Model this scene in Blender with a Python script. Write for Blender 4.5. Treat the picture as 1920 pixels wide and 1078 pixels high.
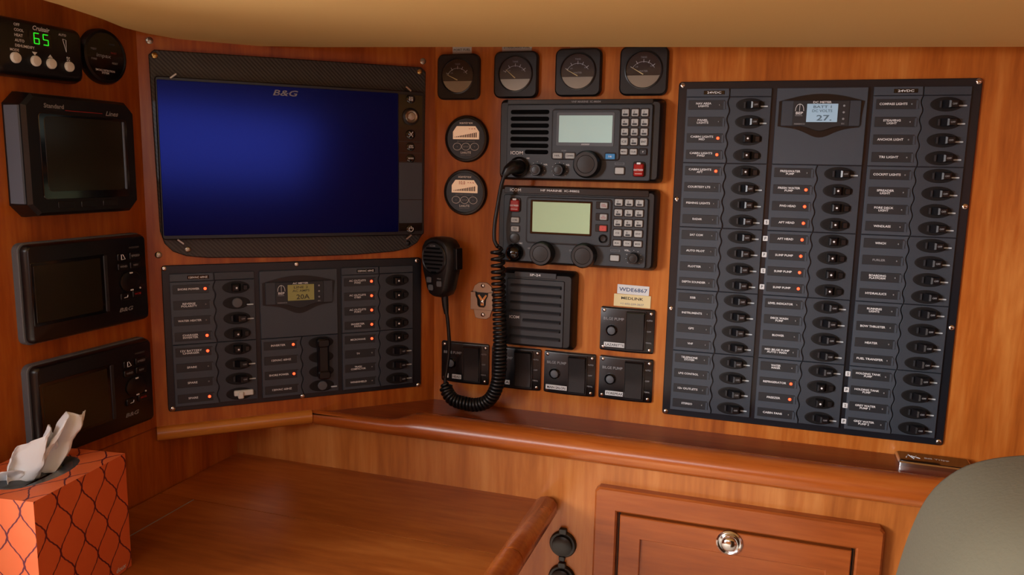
import bpy, math, random
from mathutils import Matrix, Vector, noise
random.seed(7)
S = bpy.context.scene
COL = S.collection
for o in list(bpy.data.objects): bpy.data.objects.remove(o)

# ------------------------------------------------------------------ camera
CAM_R = ((0.950214, 0.310963, 0.019891), (0.066692, -0.140605, -0.987817), (-0.304378, 0.939964, -0.154343))
cd = bpy.data.cameras.new('camera'); cam = bpy.data.objects.new('camera', cd); COL.objects.link(cam)
r, d, f = (Vector(v) for v in CAM_R)
m = Matrix((r, -d, -f)).transposed().to_4x4(); m.translation = (0.44376, -1.01130, 0.31369)
cam.matrix_world = m
cd.sensor_width = 36; cd.lens = 1461.95 / 1920 * 36; cd.clip_start = 0.02
S.camera = cam
# ------------------------------------------------------------------ world, lights, exposure
S.view_settings.view_transform = 'Standard'; S.view_settings.look = 'None'
S.view_settings.gamma = 1; S.view_settings.use_curve_mapping = False
S.view_settings.exposure = 0.0
wd = bpy.data.worlds.new('world'); S.world = wd; wd.use_nodes = True
wd.node_tree.nodes['Background'].inputs[0].default_value = (0.75, 0.85, 1.0, 1)
wd.node_tree.nodes['Background'].inputs[1].default_value = 1.0
def area(name, loc, target, sx, sy, power, col):
    ld = bpy.data.lights.new(name, 'AREA'); ld.shape = 'RECTANGLE'; ld.size = sx; ld.size_y = sy
    ld.energy = power; ld.color = col
    o = bpy.data.objects.new(name, ld); COL.objects.link(o); o.location = loc
    o.rotation_euler = (Vector(target) - Vector(loc)).to_track_quat('-Z', 'Y').to_euler()
    return o
area('companionway_daylight', (-1.26, -1.75, 0.44), (0.0, -1.0, 0.28), 0.85, 0.58, 78, (0.97, 0.97, 1.0))
area('screen_reflection_light', (2.07, -2.2, 0.42), (0.0, -2.0, 0.36), 1.5, 0.42, 5, (0.80, 0.90, 1.0))  # added lamp, unseen: gives the chartplotter screen its bluish reflection
area('headliner_bounce_light', (-0.3, -2.2, 0.74), (-0.3, -2.2, -1.0), 1.3, 0.9, 28, (0.92, 0.96, 1.0))  # added lamp, unseen: lights the floor so its bounce brightens the headliner

# ------------------------------------------------------------------ materials
MATS = {}
def nt(name):
    mt = bpy.data.materials.new(name); mt.use_nodes = True; MATS[name] = mt
    n = mt.node_tree.nodes; return mt, n, mt.node_tree.links, n['Principled BSDF']
def srgb(c):
    return tuple(((x/255)/12.92 if x/255 <= 0.04045 else ((x/255+0.055)/1.055)**2.4) for x in c) + (1,)
def plain(name, c, rough=0.5, metal=0, emit=0, coat=0, spec=0.5, bump=0, bscale=900, ecol=None, tint=None):
    mt, n, l, b = nt(name)
    b.inputs['Base Color'].default_value = srgb(c); b.inputs['Roughness'].default_value = rough
    b.inputs['Metallic'].default_value = metal; b.inputs['Specular IOR Level'].default_value = spec
    if coat: b.inputs['Coat Weight'].default_value = coat; b.inputs['Coat Roughness'].default_value = 0.05
    if tint: b.inputs['Specular Tint'].default_value = tint
    if emit: b.inputs['Emission Color'].default_value = srgb(ecol or c); b.inputs['Emission Strength'].default_value = emit
    if bump:
        t = n.new('ShaderNodeTexCoord'); x = n.new('ShaderNodeTexNoise'); x.inputs['Scale'].default_value = bscale
        bp_ = n.new('ShaderNodeBump'); bp_.inputs['Strength'].default_value = bump; bp_.inputs['Distance'].default_value = 0.0004
        l.new(t.outputs['Object'], x.inputs['Vector']); l.new(x.outputs['Fac'], bp_.inputs['Height']); l.new(bp_.outputs['Normal'], b.inputs['Normal'])
    return mt
def wood(name, dark, mid, light, scale, rough=0.32, coat=0.2):
    mt, n, l, b = nt(name)
    t = n.new('ShaderNodeTexCoord'); mp = n.new('ShaderNodeMapping'); mp.inputs['Scale'].default_value = scale
    l.new(t.outputs['Object'], mp.inputs['Vector'])
    a = n.new('ShaderNodeTexNoise'); a.inputs['Scale'].default_value = 1.0; a.inputs['Detail'].default_value = 7; a.inputs['Roughness'].default_value = 0.62; a.inputs['Distortion'].default_value = 0.6
    l.new(mp.outputs['Vector'], a.inputs['Vector'])
    c = n.new('ShaderNodeTexNoise'); c.inputs['Scale'].default_value = 7.0; c.inputs['Detail'].default_value = 4
    l.new(mp.outputs['Vector'], c.inputs['Vector'])
    mx = n.new('ShaderNodeMix'); mx.data_type = 'FLOAT'; mx.inputs[0].default_value = 0.3
    l.new(a.outputs['Fac'], mx.inputs[2]); l.new(c.outputs['Fac'], mx.inputs[3])
    rp = n.new('ShaderNodeValToRGB'); e = rp.color_ramp.elements
    e[0].position = 0.3; e[0].color = srgb(dark); e[1].position = 0.72; e[1].color = srgb(light)
    q = e.new(0.5); q.color = srgb(mid)
    l.new(mx.outputs[0], rp.inputs['Fac']); l.new(rp.outputs['Color'], b.inputs['Base Color'])
    b.inputs['Roughness'].default_value = rough; b.inputs['Specular IOR Level'].default_value = 0.35; b.inputs['Coat Weight'].default_value = coat; b.inputs['Coat Roughness'].default_value = 0.22
    bp_ = n.new('ShaderNodeBump'); bp_.inputs['Strength'].default_value = 0.05; bp_.inputs['Distance'].default_value = 0.001
    l.new(c.outputs['Fac'], bp_.inputs['Height']); l.new(bp_.outputs['Normal'], b.inputs['Normal'])
    return mt
WD, WM, WL = (116, 48, 11), (162, 80, 22), (194, 116, 44)
wood('wood_vertical', WD, WM, WL, (26, 2.2, 26))
wood('wood_wall_left', WD, WM, WL, (26, 2.2, 26))
wood('wood_right', (134, 64, 18), (176, 96, 34), (204, 132, 62), (26, 2.2, 26), 0.3, 0.25)
wood('wood_lower', (140, 74, 28), (176, 104, 46), (200, 134, 72), (22, 22, 2.0))
wood('wood_ledge', (104, 44, 16), (128, 58, 24), (150, 76, 34), (2.0, 22, 22), 0.3)
wood('wood_rail', (128, 58, 16), (162, 82, 28), (186, 108, 44), (2.0, 24, 24), 0.25, 0.7)
wood('wood_trim', (146, 78, 22), (186, 112, 40), (206, 136, 58), (2.0, 24, 24), 0.3, 0.3)
wood('wood_table', (120, 58, 18), (156, 84, 30), (182, 110, 48), (2.4, 17, 17), 0.42, 0.12)
wood('wood_door', (120, 56, 20), (150, 76, 30), (170, 96, 44), (2.2, 22, 22), 0.3)
plain('carpet', (222, 212, 194), 0.9, bump=0.3, bscale=300)
plain('cream_wall', (190, 184, 172), 0.6)
plain('black_plastic', (15, 15, 17), 0.42, bump=0.15)
plain('black_gloss', (8, 8, 10), 0.12, coat=0.4)
plain('black_satin', (13, 14, 17), 0.3)
plain('dark_grey_plastic', (36, 39, 44), 0.45, bump=0.1)
plain('radio_face', (37, 44, 51), 0.45, bump=0.1)
plain('gasket_grey', (88, 92, 98), 0.6)
plain('panel_base', (20, 24, 31), 0.3, bump=0.1)
plain('panel_module', (58, 66, 76), 0.5, bump=0.2)
plain('panel_module_dark', (48, 55, 64), 0.5, bump=0.2)
plain('label_insert', (31, 35, 40), 0.45)
plain('breaker_black', (13, 13, 15), 0.5, spec=0.3)
plain('toggle_black', (15, 15, 18), 0.3, spec=0.4)
plain('slot_black', (5, 5, 6), 0.9, spec=0.1)
plain('white_print', (228, 230, 232), 0.6)
plain('grey_print', (140, 142, 146), 0.6)
plain('dim_print', (80, 82, 86), 0.6)
plain('dark_print', (25, 25, 25), 0.6)
plain('red_print', (150, 30, 30), 0.6)
plain('blue_print', (58, 82, 120), 0.6)
plain('led_red', (255, 60, 40), 0.3, emit=5.0, ecol=(255, 62, 30))
plain('led_off', (120, 122, 124), 0.3)
plain('chrome', (215, 215, 215), 0.12, metal=1)
plain('steel', (168, 162, 150), 0.3, metal=1)
plain('brass', (190, 160, 100), 0.25, metal=1)
plain('key_white', (172, 174, 172), 0.45)
plain('key_blue', (52, 132, 190), 0.4)
plain('key_red', (196, 74, 66), 0.4)
plain('distress_red', (150, 14, 22), 0.25, coat=0.5)
plain('lcd_teal', (172, 204, 200), 0.25, emit=0.16)
plain('lcd_green', (172, 198, 160), 0.25, emit=0.14)
plain('lcd_amber', (242, 204, 168), 0.35, emit=0.32)
plain('lcd_olive', (138, 132, 74), 0.3, emit=0.12)
plain('lcd_blue', (150, 182, 204), 0.3, emit=0.22)
plain('lcd_dark', (34, 30, 18), 0.18)
plain('lcd_digit', (48, 46, 34), 0.4)
plain('lcd_digit_blue', (84, 112, 132), 0.4)
plain('amber_digit', (176, 96, 60), 0.4)
plain('green_digit', (40, 190, 40), 0.4, emit=1.2, ecol=(30, 190, 30))
plain('link_face', (58, 72, 86), 0.45)
plain('button_white', (226, 224, 214), 0.4)
plain('gauge_dial', (34, 20, 18), 0.4)
plain('gauge_silver', (150, 150, 144), 0.3, metal=0.6)
plain('sticker_white', (214, 218, 220), 0.5)
plain('sticker_cream', (226, 210, 158), 0.5)
plain('tape_grey', (176, 170, 164), 0.5)
plain('slate_door', (56, 68, 80), 0.25)
plain('plug_grey', (82, 84, 88), 0.5)
plain('orange_mark', (200, 120, 50), 0.4)
plain('glint_white', (186, 198, 204), 0.3)  # pale colour painted in for the glint beside each toggle
plain('toggle_white', (214, 214, 206), 0.4)
plain('rubber', (16, 16, 17), 0.36)
plain('side_slate', (96, 110, 130), 0.35)
plain('tissue', (240, 247, 255), 0.9)
plain('film', (70, 76, 80), 0.2)
plain('cushion', (104, 101, 84), 0.95, bump=0.6, bscale=420)
plain('headliner', (235, 194, 122), 0.75, bump=0.15, bscale=60)
plain('screen_glass', (2, 3, 22), 0.16, spec=1.0, emit=0.012, ecol=(20, 26, 190), tint=(0.09, 0.13, 1.0, 1))
def clear_glass(name):
    mt, n, l, b = nt(name)
    out = [x for x in n if x.type == 'OUTPUT_MATERIAL'][0]
    tr = n.new('ShaderNodeBsdfTransparent'); gl = n.new('ShaderNodeBsdfGlossy'); gl.inputs['Roughness'].default_value = 0.03
    fr = n.new('ShaderNodeFresnel'); fr.inputs['IOR'].default_value = 1.5
    mx = n.new('ShaderNodeMixShader'); l.new(fr.outputs[0], mx.inputs[0]); l.new(tr.outputs[0], mx.inputs[1]); l.new(gl.outputs[0], mx.inputs[2]); l.new(mx.outputs[0], out.inputs['Surface'])
clear_glass('clear_glass')
def carbon():
    mt, n, l, b = nt('carbon')
    t = n.new('ShaderNodeTexCoord'); w = n.new('ShaderNodeTexWave'); w.wave_type = 'BANDS'; w.bands_direction = 'DIAGONAL'
    w.inputs['Scale'].default_value = 120; w.inputs['Distortion'].default_value = 1.0; w.inputs['Detail Scale'].default_value = 60
    l.new(t.outputs['Object'], w.inputs['Vector'])
    rp = n.new('ShaderNodeValToRGB'); rp.color_ramp.elements[0].color = srgb((14, 14, 15)); rp.color_ramp.elements[1].color = srgb((52, 51, 50))
    l.new(w.outputs['Fac'], rp.inputs['Fac']); l.new(rp.outputs['Color'], b.inputs['Base Color'])
    b.inputs['Roughness'].default_value = 0.35; b.inputs['Coat Weight'].default_value = 0.3
    bp_ = n.new('ShaderNodeBump'); bp_.inputs['Strength'].default_value = 0.5; bp_.inputs['Distance'].default_value = 0.0006
    l.new(w.outputs['Fac'], bp_.inputs['Height']); l.new(bp_.outputs['Normal'], b.inputs['Normal'])
carbon()
def ogee():
    mt, n, l, b = nt('tissue_box_card')
    t = n.new('ShaderNodeTexCoord'); s = n.new('ShaderNodeSeparateXYZ'); l.new(t.outputs['UV'], s.inputs[0])
    def M(op, a, b_=None, c=None):
        q = n.new('ShaderNodeMath'); q.operation = op
        for i, v in enumerate((a, b_, c)):
            if v is None: continue
            if isinstance(v, (int, float)): q.inputs[i].default_value = v
            else: l.new(v, q.inputs[i])
        return q.outputs[0]
    W, P, A = 0.0155, 0.050, 0.0076
    wig = M('MULTIPLY', M('SINE', M('MULTIPLY', s.outputs['Y'], 2*math.pi/P)), A)
    rip = M('MULTIPLY', M('SINE', M('MULTIPLY', s.outputs['Y'], 2*math.pi/0.0052)), 0.00022)
    x0 = M('ADD', s.outputs['X'], rip)
    d1 = M('PINGPONG', M('SUBTRACT', x0, wig), W)
    d2 = M('PINGPONG', M('ADD', M('ADD', x0, wig), W), W)
    ln = M('LESS_THAN', M('MINIMUM', d1, d2), 0.0009)
    ns = n.new('ShaderNodeTexNoise'); ns.inputs['Scale'].default_value = 25; l.new(t.outputs['Object'], ns.inputs['Vector'])
    rp = n.new('ShaderNodeValToRGB'); rp.color_ramp.elements[0].color = srgb((210, 96, 50)); rp.color_ramp.elements[1].color = srgb((226, 116, 64))
    l.new(ns.outputs['Fac'], rp.inputs['Fac'])
    mx = n.new('ShaderNodeMix'); mx.data_type = 'RGBA'; l.new(ln, mx.inputs[0]); l.new(rp.outputs['Color'], mx.inputs[6]); mx.inputs[7].default_value = srgb((92, 24, 44))
    l.new(mx.outputs[2], b.inputs['Base Color']); b.inputs['Roughness'].default_value = 0.5
ogee()

# ------------------------------------------------------------------ geometry helpers (millimetres in, metres out)
class MB:
    def __init__(s): s.v = []; s.f = []; s.smooth = False
    def ring(s, pts): i = len(s.v); s.v += [tuple(p) for p in pts]; return list(range(i, i+len(pts)))
    def loft(s, rings, cap0=True, cap1=True, closed=True):
        R = [s.ring(r_) for r_ in rings]; n = len(R[0])
        for a, b in zip(R, R[1:]):
            for k in range(n if closed else n-1):
                j = (k+1) % n; s.f.append((a[k], a[j], b[j], b[k]))
        if cap0: s.f.append(tuple(reversed(R[0])))
        if cap1: s.f.append(tuple(R[-1]))
        return s
    def slab(s, w, h, rad, z0, z1, ch=0.6, cx=0, cy=0, seg=3):
        o = lambda i: rrect(w-2*i, h-2*i, max(rad-i, 0.05), cx, cy, seg)
        R = [[(x, y, z0) for x, y in o(0)], [(x, y, z1-ch) for x, y in o(0)], [(x, y, z1) for x, y in o(ch)]]
        return s.loft(R)
    def poly(s, pts, z0, z1, ch=0):
        if ch:
            c = Vector((sum(p[0] for p in pts)/len(pts), sum(p[1] for p in pts)/len(pts)))
            ip = inset(pts, ch)
            return s.loft([[(x, y, z0) for x, y in pts], [(x, y, z1-ch) for x, y in pts], [(x, y, z1) for x, y in ip]])
        return s.loft([[(x, y, z0) for x, y in pts], [(x, y, z1) for x, y in pts]])
    def lathe(s, prof, cx=0, cy=0, n=24, sx=1, sy=1):
        R = [[(cx+r_*sx*math.cos(2*math.pi*k/n), cy+r_*sy*math.sin(2*math.pi*k/n), z) for k in range(n)] for r_, z in prof]
        return s.loft(R)
    def box(s, x0, x1, y0, y1, z0, z1):
        return s.loft([[(x0, y0, z0), (x1, y0, z0), (x1, y1, z0), (x0, y1, z0)], [(x0, y0, z1), (x1, y0, z1), (x1, y1, z1), (x0, y1, z1)]])
    def frame(s, w, h, rad, t, z0, z1, cx=0, cy=0, seg=3):
        a = rrect(w, h, rad, cx, cy, seg); b = rrect(w-2*t, h-2*t, max(rad-t, 0.3), cx, cy, seg)
        s.loft([[(x, y, z0) for x, y in b], [(x, y, z0) for x, y in a], [(x, y, z1) for x, y in a], [(x, y, z1) for x, y in b], [(x, y, z0) for x, y in b]], False, False)
        return s
    def tube(s, path, rad, n=8, caps=True):
        P = [Vector(p) for p in path]; R = []; up = None
        for i, p in enumerate(P):
            t = (P[min(i+1, len(P)-1)] - P[max(i-1, 0)]).normalized()
            if up is None: up = t.orthogonal().normalized()
            up = (up - t*up.dot(t)).normalized(); q = t.cross(up)
            rr = rad[i] if isinstance(rad, (list, tuple)) else rad
            R.append([p + rr*(up*math.cos(2*math.pi*k/n) + q*math.sin(2*math.pi*k/n)) for k in range(n)])
        return s.loft(R, caps, caps)
    def mesh(s, name, mat, smooth=None):
        me = bpy.data.meshes.new(name); me.from_pydata([(x*.001, y*.001, z*.001) for x, y, z in s.v], [], s.f)
        me.materials.append(MATS[mat]); me.validate(); me.update()
        import bmesh
        b = bmesh.new(); b.from_mesh(me); bmesh.ops.recalc_face_normals(b, faces=b.faces); b.to_mesh(me); b.free()
        if smooth is None: smooth = 40
        if smooth:
            me.polygons.foreach_set('use_smooth', [True]*len(me.polygons)); me.set_sharp_from_angle(angle=math.radians(smooth))
        return me
    def build(s, name, mat, parent=None, loc=(0, 0, 0), smooth=None):
        return put(name, s.mesh(name, mat, smooth), parent, loc)
def rrect(w, h, rad, cx=0, cy=0, seg=3):
    rad = min(rad, w/2-.01, h/2-.01); out = []
    for sx, sy, a0 in ((1, -1, -90), (1, 1, 0), (-1, 1, 90), (-1, -1, 180)):
        for k in range(seg+1):
            a = math.radians(a0 + 90*k/seg)
            out.append((cx + sx*(w/2-rad) + rad*math.cos(a), cy + sy*(h/2-rad) + rad*math.sin(a)))
    return out
def inset(pts, dd):
    n = len(pts); A = sum(pts[i][0]*pts[(i+1) % n][1]-pts[(i+1) % n][0]*pts[i][1] for i in range(n)); sg = 1 if A > 0 else -1
    out = []
    for i in range(n):
        p, c, q = Vector(pts[i-1]), Vector(pts[i]), Vector(pts[(i+1) % n])
        e1 = (c-p).normalized(); e2 = (q-c).normalized(); n1 = Vector((-e1.y, e1.x))*sg; n2 = Vector((-e2.y, e2.x))*sg
        b = (n1+n2); k = max(0.5, b.length/2); b = b.normalized()
        out.append(tuple(c + b*dd/k))
    return out
def put(name, me, parent=None, loc=(0, 0, 0), rot=None):
    o = bpy.data.objects.new(name, me); COL.objects.link(o)
    o.location = [c*.001 for c in loc]
    if rot: o.rotation_euler = rot
    if parent: o.parent = parent
    return o
def tag(o, label=None, cat=None, group=None, kind=None):
    for k, v in (('label', label), ('category', cat), ('group', group), ('kind', kind)):
        if v: o[k] = v
    return o
a_, b_ = math.radians(42.7359), math.radians(88.7434)
def fr(o, u, n): 
    mm = Matrix((u, (0, 0, 1), n)).transposed().to_4x4(); mm.translation = o; return mm
WALL = {'B': fr((0, 0, 0), (1, 0, 0), (0, -1, 0)),
        'A': fr((0, 0, 0), (math.cos(a_), math.sin(a_), 0), (math.sin(a_), -math.cos(a_), 0)),
        'L': fr((-0.270563, -0.249982, 0), (math.cos(b_), math.sin(b_), 0), (math.sin(b_), -math.cos(b_), 0))}
def thing(name, label, cat, wall=None, u=0, v=0, n=0, group=None, mat=None):
    o = bpy.data.objects.new(name, None); COL.objects.link(o); o.empty_display_size = 0.02
    o.matrix_world = mat if mat is not None else WALL[wall] @ Matrix.Translation((u*.001, v*.001, n*.001))
    return tag(o, label, cat, group)
TEXTS = []
def text(parent, body, cx, cy, h, z, mat='white_print', w=None, align='C', shear=0, name='lettering'):
    "flat lettering centred at cx,cy (mm); h = capital height of one line"
    cu = bpy.data.curves.new(name, 'FONT'); cu.body = body; cu.align_x = 'CENTER'; cu.resolution_u = 2; cu.shear = shear; cu.space_line = 0.9
    cu.size = h*.001/0.72; cu.offset = h*.001*0.022
    t = bpy.data.objects.new('tmp_text', cu); COL.objects.link(t)
    TEXTS.append((t, parent, body, cx, cy, h, z, mat, w, align, name))
def flush_texts():
    dg = bpy.context.evaluated_depsgraph_get()
    for t, parent, body, cx, cy, h, z, mat, w, align, name in TEXTS:
        me = bpy.data.meshes.new_from_object(t.evaluated_get(dg))
        if len(me.vertices) == 0: continue
        xs = [v.co.x for v in me.vertices]; ys = [v.co.y for v in me.vertices]
        mx, my = (min(xs)+max(xs))/2, (min(ys)+max(ys))/2; ww = max(xs)-min(xs)
        k = min(1.6, w*.001/ww) if w else 1
        ox = {'C': 0, 'L': ww*k/2, 'R': -ww*k/2}[align]
        for v in me.vertices: v.co.x = (v.co.x-mx)*k + ox; v.co.y = v.co.y-my
        me.name = name; me.materials.clear(); me.materials.append(MATS[mat])
        o = put(name, me, parent, (cx, cy, z))
    for t in TEXTS:
        c = t[0].data; bpy.data.objects.remove(t[0]); bpy.data.curves.remove(c)
SHARED = {}
def shared(key, fn):
    if key not in SHARED: SHARED[key] = fn()
    return SHARED[key]
def screw(parent, x, y, z, rad=3.2, mat='chrome'):
    def mk():
        b = MB(); b.lathe([(rad, 0), (rad, .5), (rad*.8, 1.2), (rad*.3, 1.6)], n=14)
        return b.mesh('screw', mat)
    def ms():
        b = MB()
        for sx, sy in ((rad*.55, rad*.14), (rad*.14, rad*.55)): b.box(-sx, sx, -sy, sy, 1.2, 1.75)
        return b.mesh('screw_slot', 'dark_print', 0)
    o = put('screw', shared(('screw', rad, mat), mk), parent, (x, y, z)); o.rotation_euler.z = random.random()*3
    return o

# ------------------------------------------------------------------ the setting
def struct(o, label=None): o['kind'] = 'structure'; return o
def wall_poly(name, wall, pts, n0, n1, mat):
    b = MB(); b.poly(pts, n0, n1); o = b.build(name, mat, smooth=0); o.matrix_world = WALL[wall]; return struct(o)
wall_right = wall_poly('wall_right', 'B', [(0, -40), (1500, -40), (1500, 760), (0, 760)], -20, 0, 'wood_right')
wall_center = wall_poly('wall_center', 'A', [(-368.4, -38), (0, -38), (0, 760), (-368.4, 760)], -18, 0, 'wood_vertical')
wall_left = wall_poly('wall_left', 'L', [(-430, -330), (165, -330), (165, -21.5), (0, -21.5), (0, 760), (-430, 760)], -18, 0, 'wood_wall_left')
for u, v in ((-354.6, 450.6), (-17.9, 451), (-356.5, 196.9)): screw(wall_center, u, v, 0, 4.2, 'steel')
b = MB(); b.box(-430, -1, -22.2, -20.8, 0, 0.6); b.build('seam', 'wood_ledge', wall_left)
# lower panel under the ledge, ledge board, rails
b = MB(); b.box(-330, 1500, -100, -82, -700, -30); struct(b.build('wall_lower', 'wood_lower', smooth=0))
led = MB(); led.poly([(0, 0), (-136, -126), (-128, -118), (1500, -118), (1500, 0)], -40, -25)
struct(led.build('trim_1', 'wood_ledge', smooth=0))
def rail_ring(x, k):
    # k 0 = low rounded edge, 1 = full fiddle
    full = [(-84, -27), (-85, -19), (-91, -14), (-100, -12), (-110, -13), (-118, -18), (-123, -26), (-123, -34), (-118, -41), (-110, -45), (-100, -45), (-95, -40)]
    low = [(-108, -27), (-109, -24), (-112, -22.5), (-115, -22), (-118, -22.5), (-121, -25), (-123, -29), (-123, -35), (-119, -41), (-112, -44), (-104, -44), (-100, -40)]
    return [(x, f_[0]*k+l_[0]*(1-k), f_[1]*k+l_[1]*(1-k)) for f_, l_ in zip(full, low)]
b = MB(); xs = [(-132, 0), (-40, 0), (-12, .06), (0, .25), (10, .6), (20, .9), (32, 1), (300, 1), (700, 1), (1500, 1)]
b.loft([rail_ring(x, k) for x, k in xs]); struct(b.build('trim_2', 'wood_rail', smooth=60))
b = MB()
prof = [(-4, -21), (2, -20.5), (6, -23), (8, -29), (6.5, -36), (2, -39.5), (-6, -39.5)]
b.loft([[(u, v, n) for n, v in prof] for u in (-368.4, -176)]); o = b.build('trim_3', 'wood_trim', smooth=60); o.matrix_world = WALL['A']; struct(o)
# headliner overhead panel
def hz(z0, sl, pts): return pts
HL = [(1500, -52), (676, -62), (433, -84), (171, -112), (-98, -136), (-190, -156), (-226, -182), (-243, -216), (-250, -262), (-246, -300), (-226, -348), (-205, -420), (-196, -470), (-190, -1000), (1500, -1000)]
b = MB(); top = [(x, y, 490) for x, y in HL]
zb = lambda x: 452 - 0.012*x
i1 = inset(HL, 5)
b.loft([[(x, y, 500) for x, y in HL], [(x, y, zb(x)+5) for x, y in HL], [(x, y, zb(x)+1.2) for x, y in inset(HL, 1.6)], [(x, y, zb(x)) for x, y in i1]])
struct(b.build('ceiling', 'headliner', smooth=50))
# the rest of the cabin behind the camera
def plainbox(name, x0, x1, y0, y1, z0, z1, mat):
    q = MB(); q.box(x0, x1, y0, y1, z0, z1); return struct(q.build(name, mat, smooth=0))
plainbox('floor', -2200, 2600, -3100, -82, -720, -700, 'carpet')
plainbox('ceiling_cabin', -2200, 2600, -3100, 20, 762, 800, 'cream_wall')
plainbox('wall_port', -1360, -1330, -3100, 20, -1020, 800, 'wood_lower')
plainbox('wall_starboard', 2110, 2130, -3100, 20, -1020, 800, 'wood_vertical')
plainbox('light_block_front', -2200, 2600, 22, 40, -1020, 800, 'wood_lower')  # unseen sheet added behind the walls to stop sky light leaking in
plainbox('wall_rear', -2200, 2600, -3120, -3100, -1000, 762, 'wood_lower')

def lamp_frame(name, horiz, p, c0, c1, h0, h1):
    "a raised wooden frame around a daylight opening; horiz 'x' = on a side wall, 'z' = hatch in the cabin ceiling"
    q = MB(); t_ = 40
    for a0, a1, b0, b1 in ((c0-t_, c0, h0-t_, h1+t_), (c1, c1+t_, h0-t_, h1+t_), (c0, c1, h0-t_, h0), (c0, c1, h1, h1+t_)):
        if horiz == 'x': q.box(p[0], p[1], a0, a1, b0, b1)
        else: q.box(a0, a1, b0, b1, p[0], p[1])
    return struct(q.build(name, 'wood_trim', smooth=0))
lamp_frame('lamp_frame_1', 'x', (-1330, -1270), -2210, -1290, 110, 720)  # unseen frames added around the lamps; the walls behind are solid
lamp_frame('lamp_frame_2', 'x', (2080, 2110), -2990, -1410, 180, 660)
lamp_frame('lamp_frame_3', 'z', (735, 762), -990, 390, -2680, -1720)

# ------------------------------------------------------------------ chart table
tb = thing('chart_table', 'varnished wooden chart table with a hinged lid in front of the instruments', 'table', mat=Matrix.Translation((0, -0.25, -0.108)))
Y0 = 250
b = MB(); b.box(-268, 196, -400, 150, -24, -1.5); b.build('table_carcass', 'wood_table', tb, smooth=0)
b = MB(); b.box(-268, 190, -2.5, 150, -20, 0); b.build('table_top', 'wood_table', tb, smooth=0)
b = MB(); b.box(-268, -216, -400, -3.5, -20, 0); b.build('side_board', 'wood_table', tb, smooth=0)
b = MB(); b.box(-214.4, 190, -400, -4, -20, 0.2); b.build('lid', 'wood_table', tb, smooth=0)
b = MB(); b.box(-215.7, -214.6, -400, -4, -3, 0.6); b.build('lid_edge_strip', 'grey_print', tb, smooth=0)
def mould(y0, y1, endround):
    q = MB(); P = [(188, -1), (190, 4), (196, 9), (204, 11), (212, 8), (217, 1), (217, -10), (212, -18), (196, -22)]
    R = [[(x, y, z) for x, z in P] for y in (y0, y1)]
    if endround: R.append([(x*.9+20, y1+9, z*.7-3) for x, z in P])
    q.loft(R); return q
mould(-2, 140, True).build('edge_moulding', 'wood_rail', tb, smooth=60)
mould(-400, -4, False).build('lid_moulding', 'wood_rail', tb, smooth=60)

# ------------------------------------------------------------------ locker in the lower panel (front plane y = -100)
LOW = fr((0, -0.1, 0), (1, 0, 0), (0, -1, 0))
lk = thing('locker_front', 'framed wooden locker door with a round chrome push latch', 'cabinet door', mat=LOW @ Matrix.Translation((.4285, -.25, 0)))
fx, fw = 0, 326
# outer frame: x -163..163, top at +176
b = MB(); W2, T = 163, 176
b.poly([(-W2, -160), (-W2+28, -160), (-W2+28, T-29), (W2-28, T-29), (W2-28, -160), (W2, -160), (W2, T-5), (W2-5, T), (-W2+5, T), (-W2, T-5)], 0, 13, 2.2)
b.build('door_frame', 'wood_door', lk, smooth=30)
b = MB(); b.box(-134, 134, -160, 146, 0.2, 2); b.build('door_gap', 'dark_print', lk, smooth=0)
dr = MB(); dr.poly([(-131, -160), (-105, -160), (-105, 116), (105, 116), (105, -160), (131, -160), (131, 144), (-131, 144)], 1, 12.5, 1.0); door = dr.build('door', 'wood_door', lk, smooth=30)
b = MB(); b.poly([(-105.5, -160), (105.5, -160), (105.5, 116.5), (-105.5, 116.5)], 1, 8.5, 0); b.build('door_panel', 'wood_door', door, smooth=0)
b = MB(); b.lathe([(15, 12), (15, 14), (13.2, 15.5), (11, 14.6), (10.5, 14.2)], -1, 131, 32); lt = b.build('latch_ring', 'chrome', lk)
b = MB(); b.lathe([(9.5, 12), (9.5, 16.5), (8, 19), (4.5, 20.6), (0.6, 21)], -1, 131, 28); b.build('push_button', 'chrome', lk)
# sockets
def socket(v, label):
    t = thing('power_socket', label, 'socket', mat=LOW @ Matrix.Translation((.2245, v*.001, 0)), group='power sockets under the chart ledge')
    q = MB(); q.lathe([(17.5, 0), (17.5, 3), (16, 5), (12, 5.4)], n=32); q.build('flange', 'black_plastic', t)
    q = MB(); q.lathe([(13.4, 5), (13.2, 9), (11, 10.4), (4, 11)], n=28); c = q.build('cap', 'rubber', t)
    q = MB(); q.slab(10, 8, 2, 1, 6, .8, 0, 18); q.build('hinge_tab', 'rubber', t)
    q = MB(); q.slab(8, 7, 2, 1, 7, .8, 0, -18); q.build('pull_tab', 'rubber', t)
socket(-162, 'round black capped power socket, upper one beside the locker door')
socket(-208, 'round black capped power socket, lower one beside the locker door')

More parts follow.
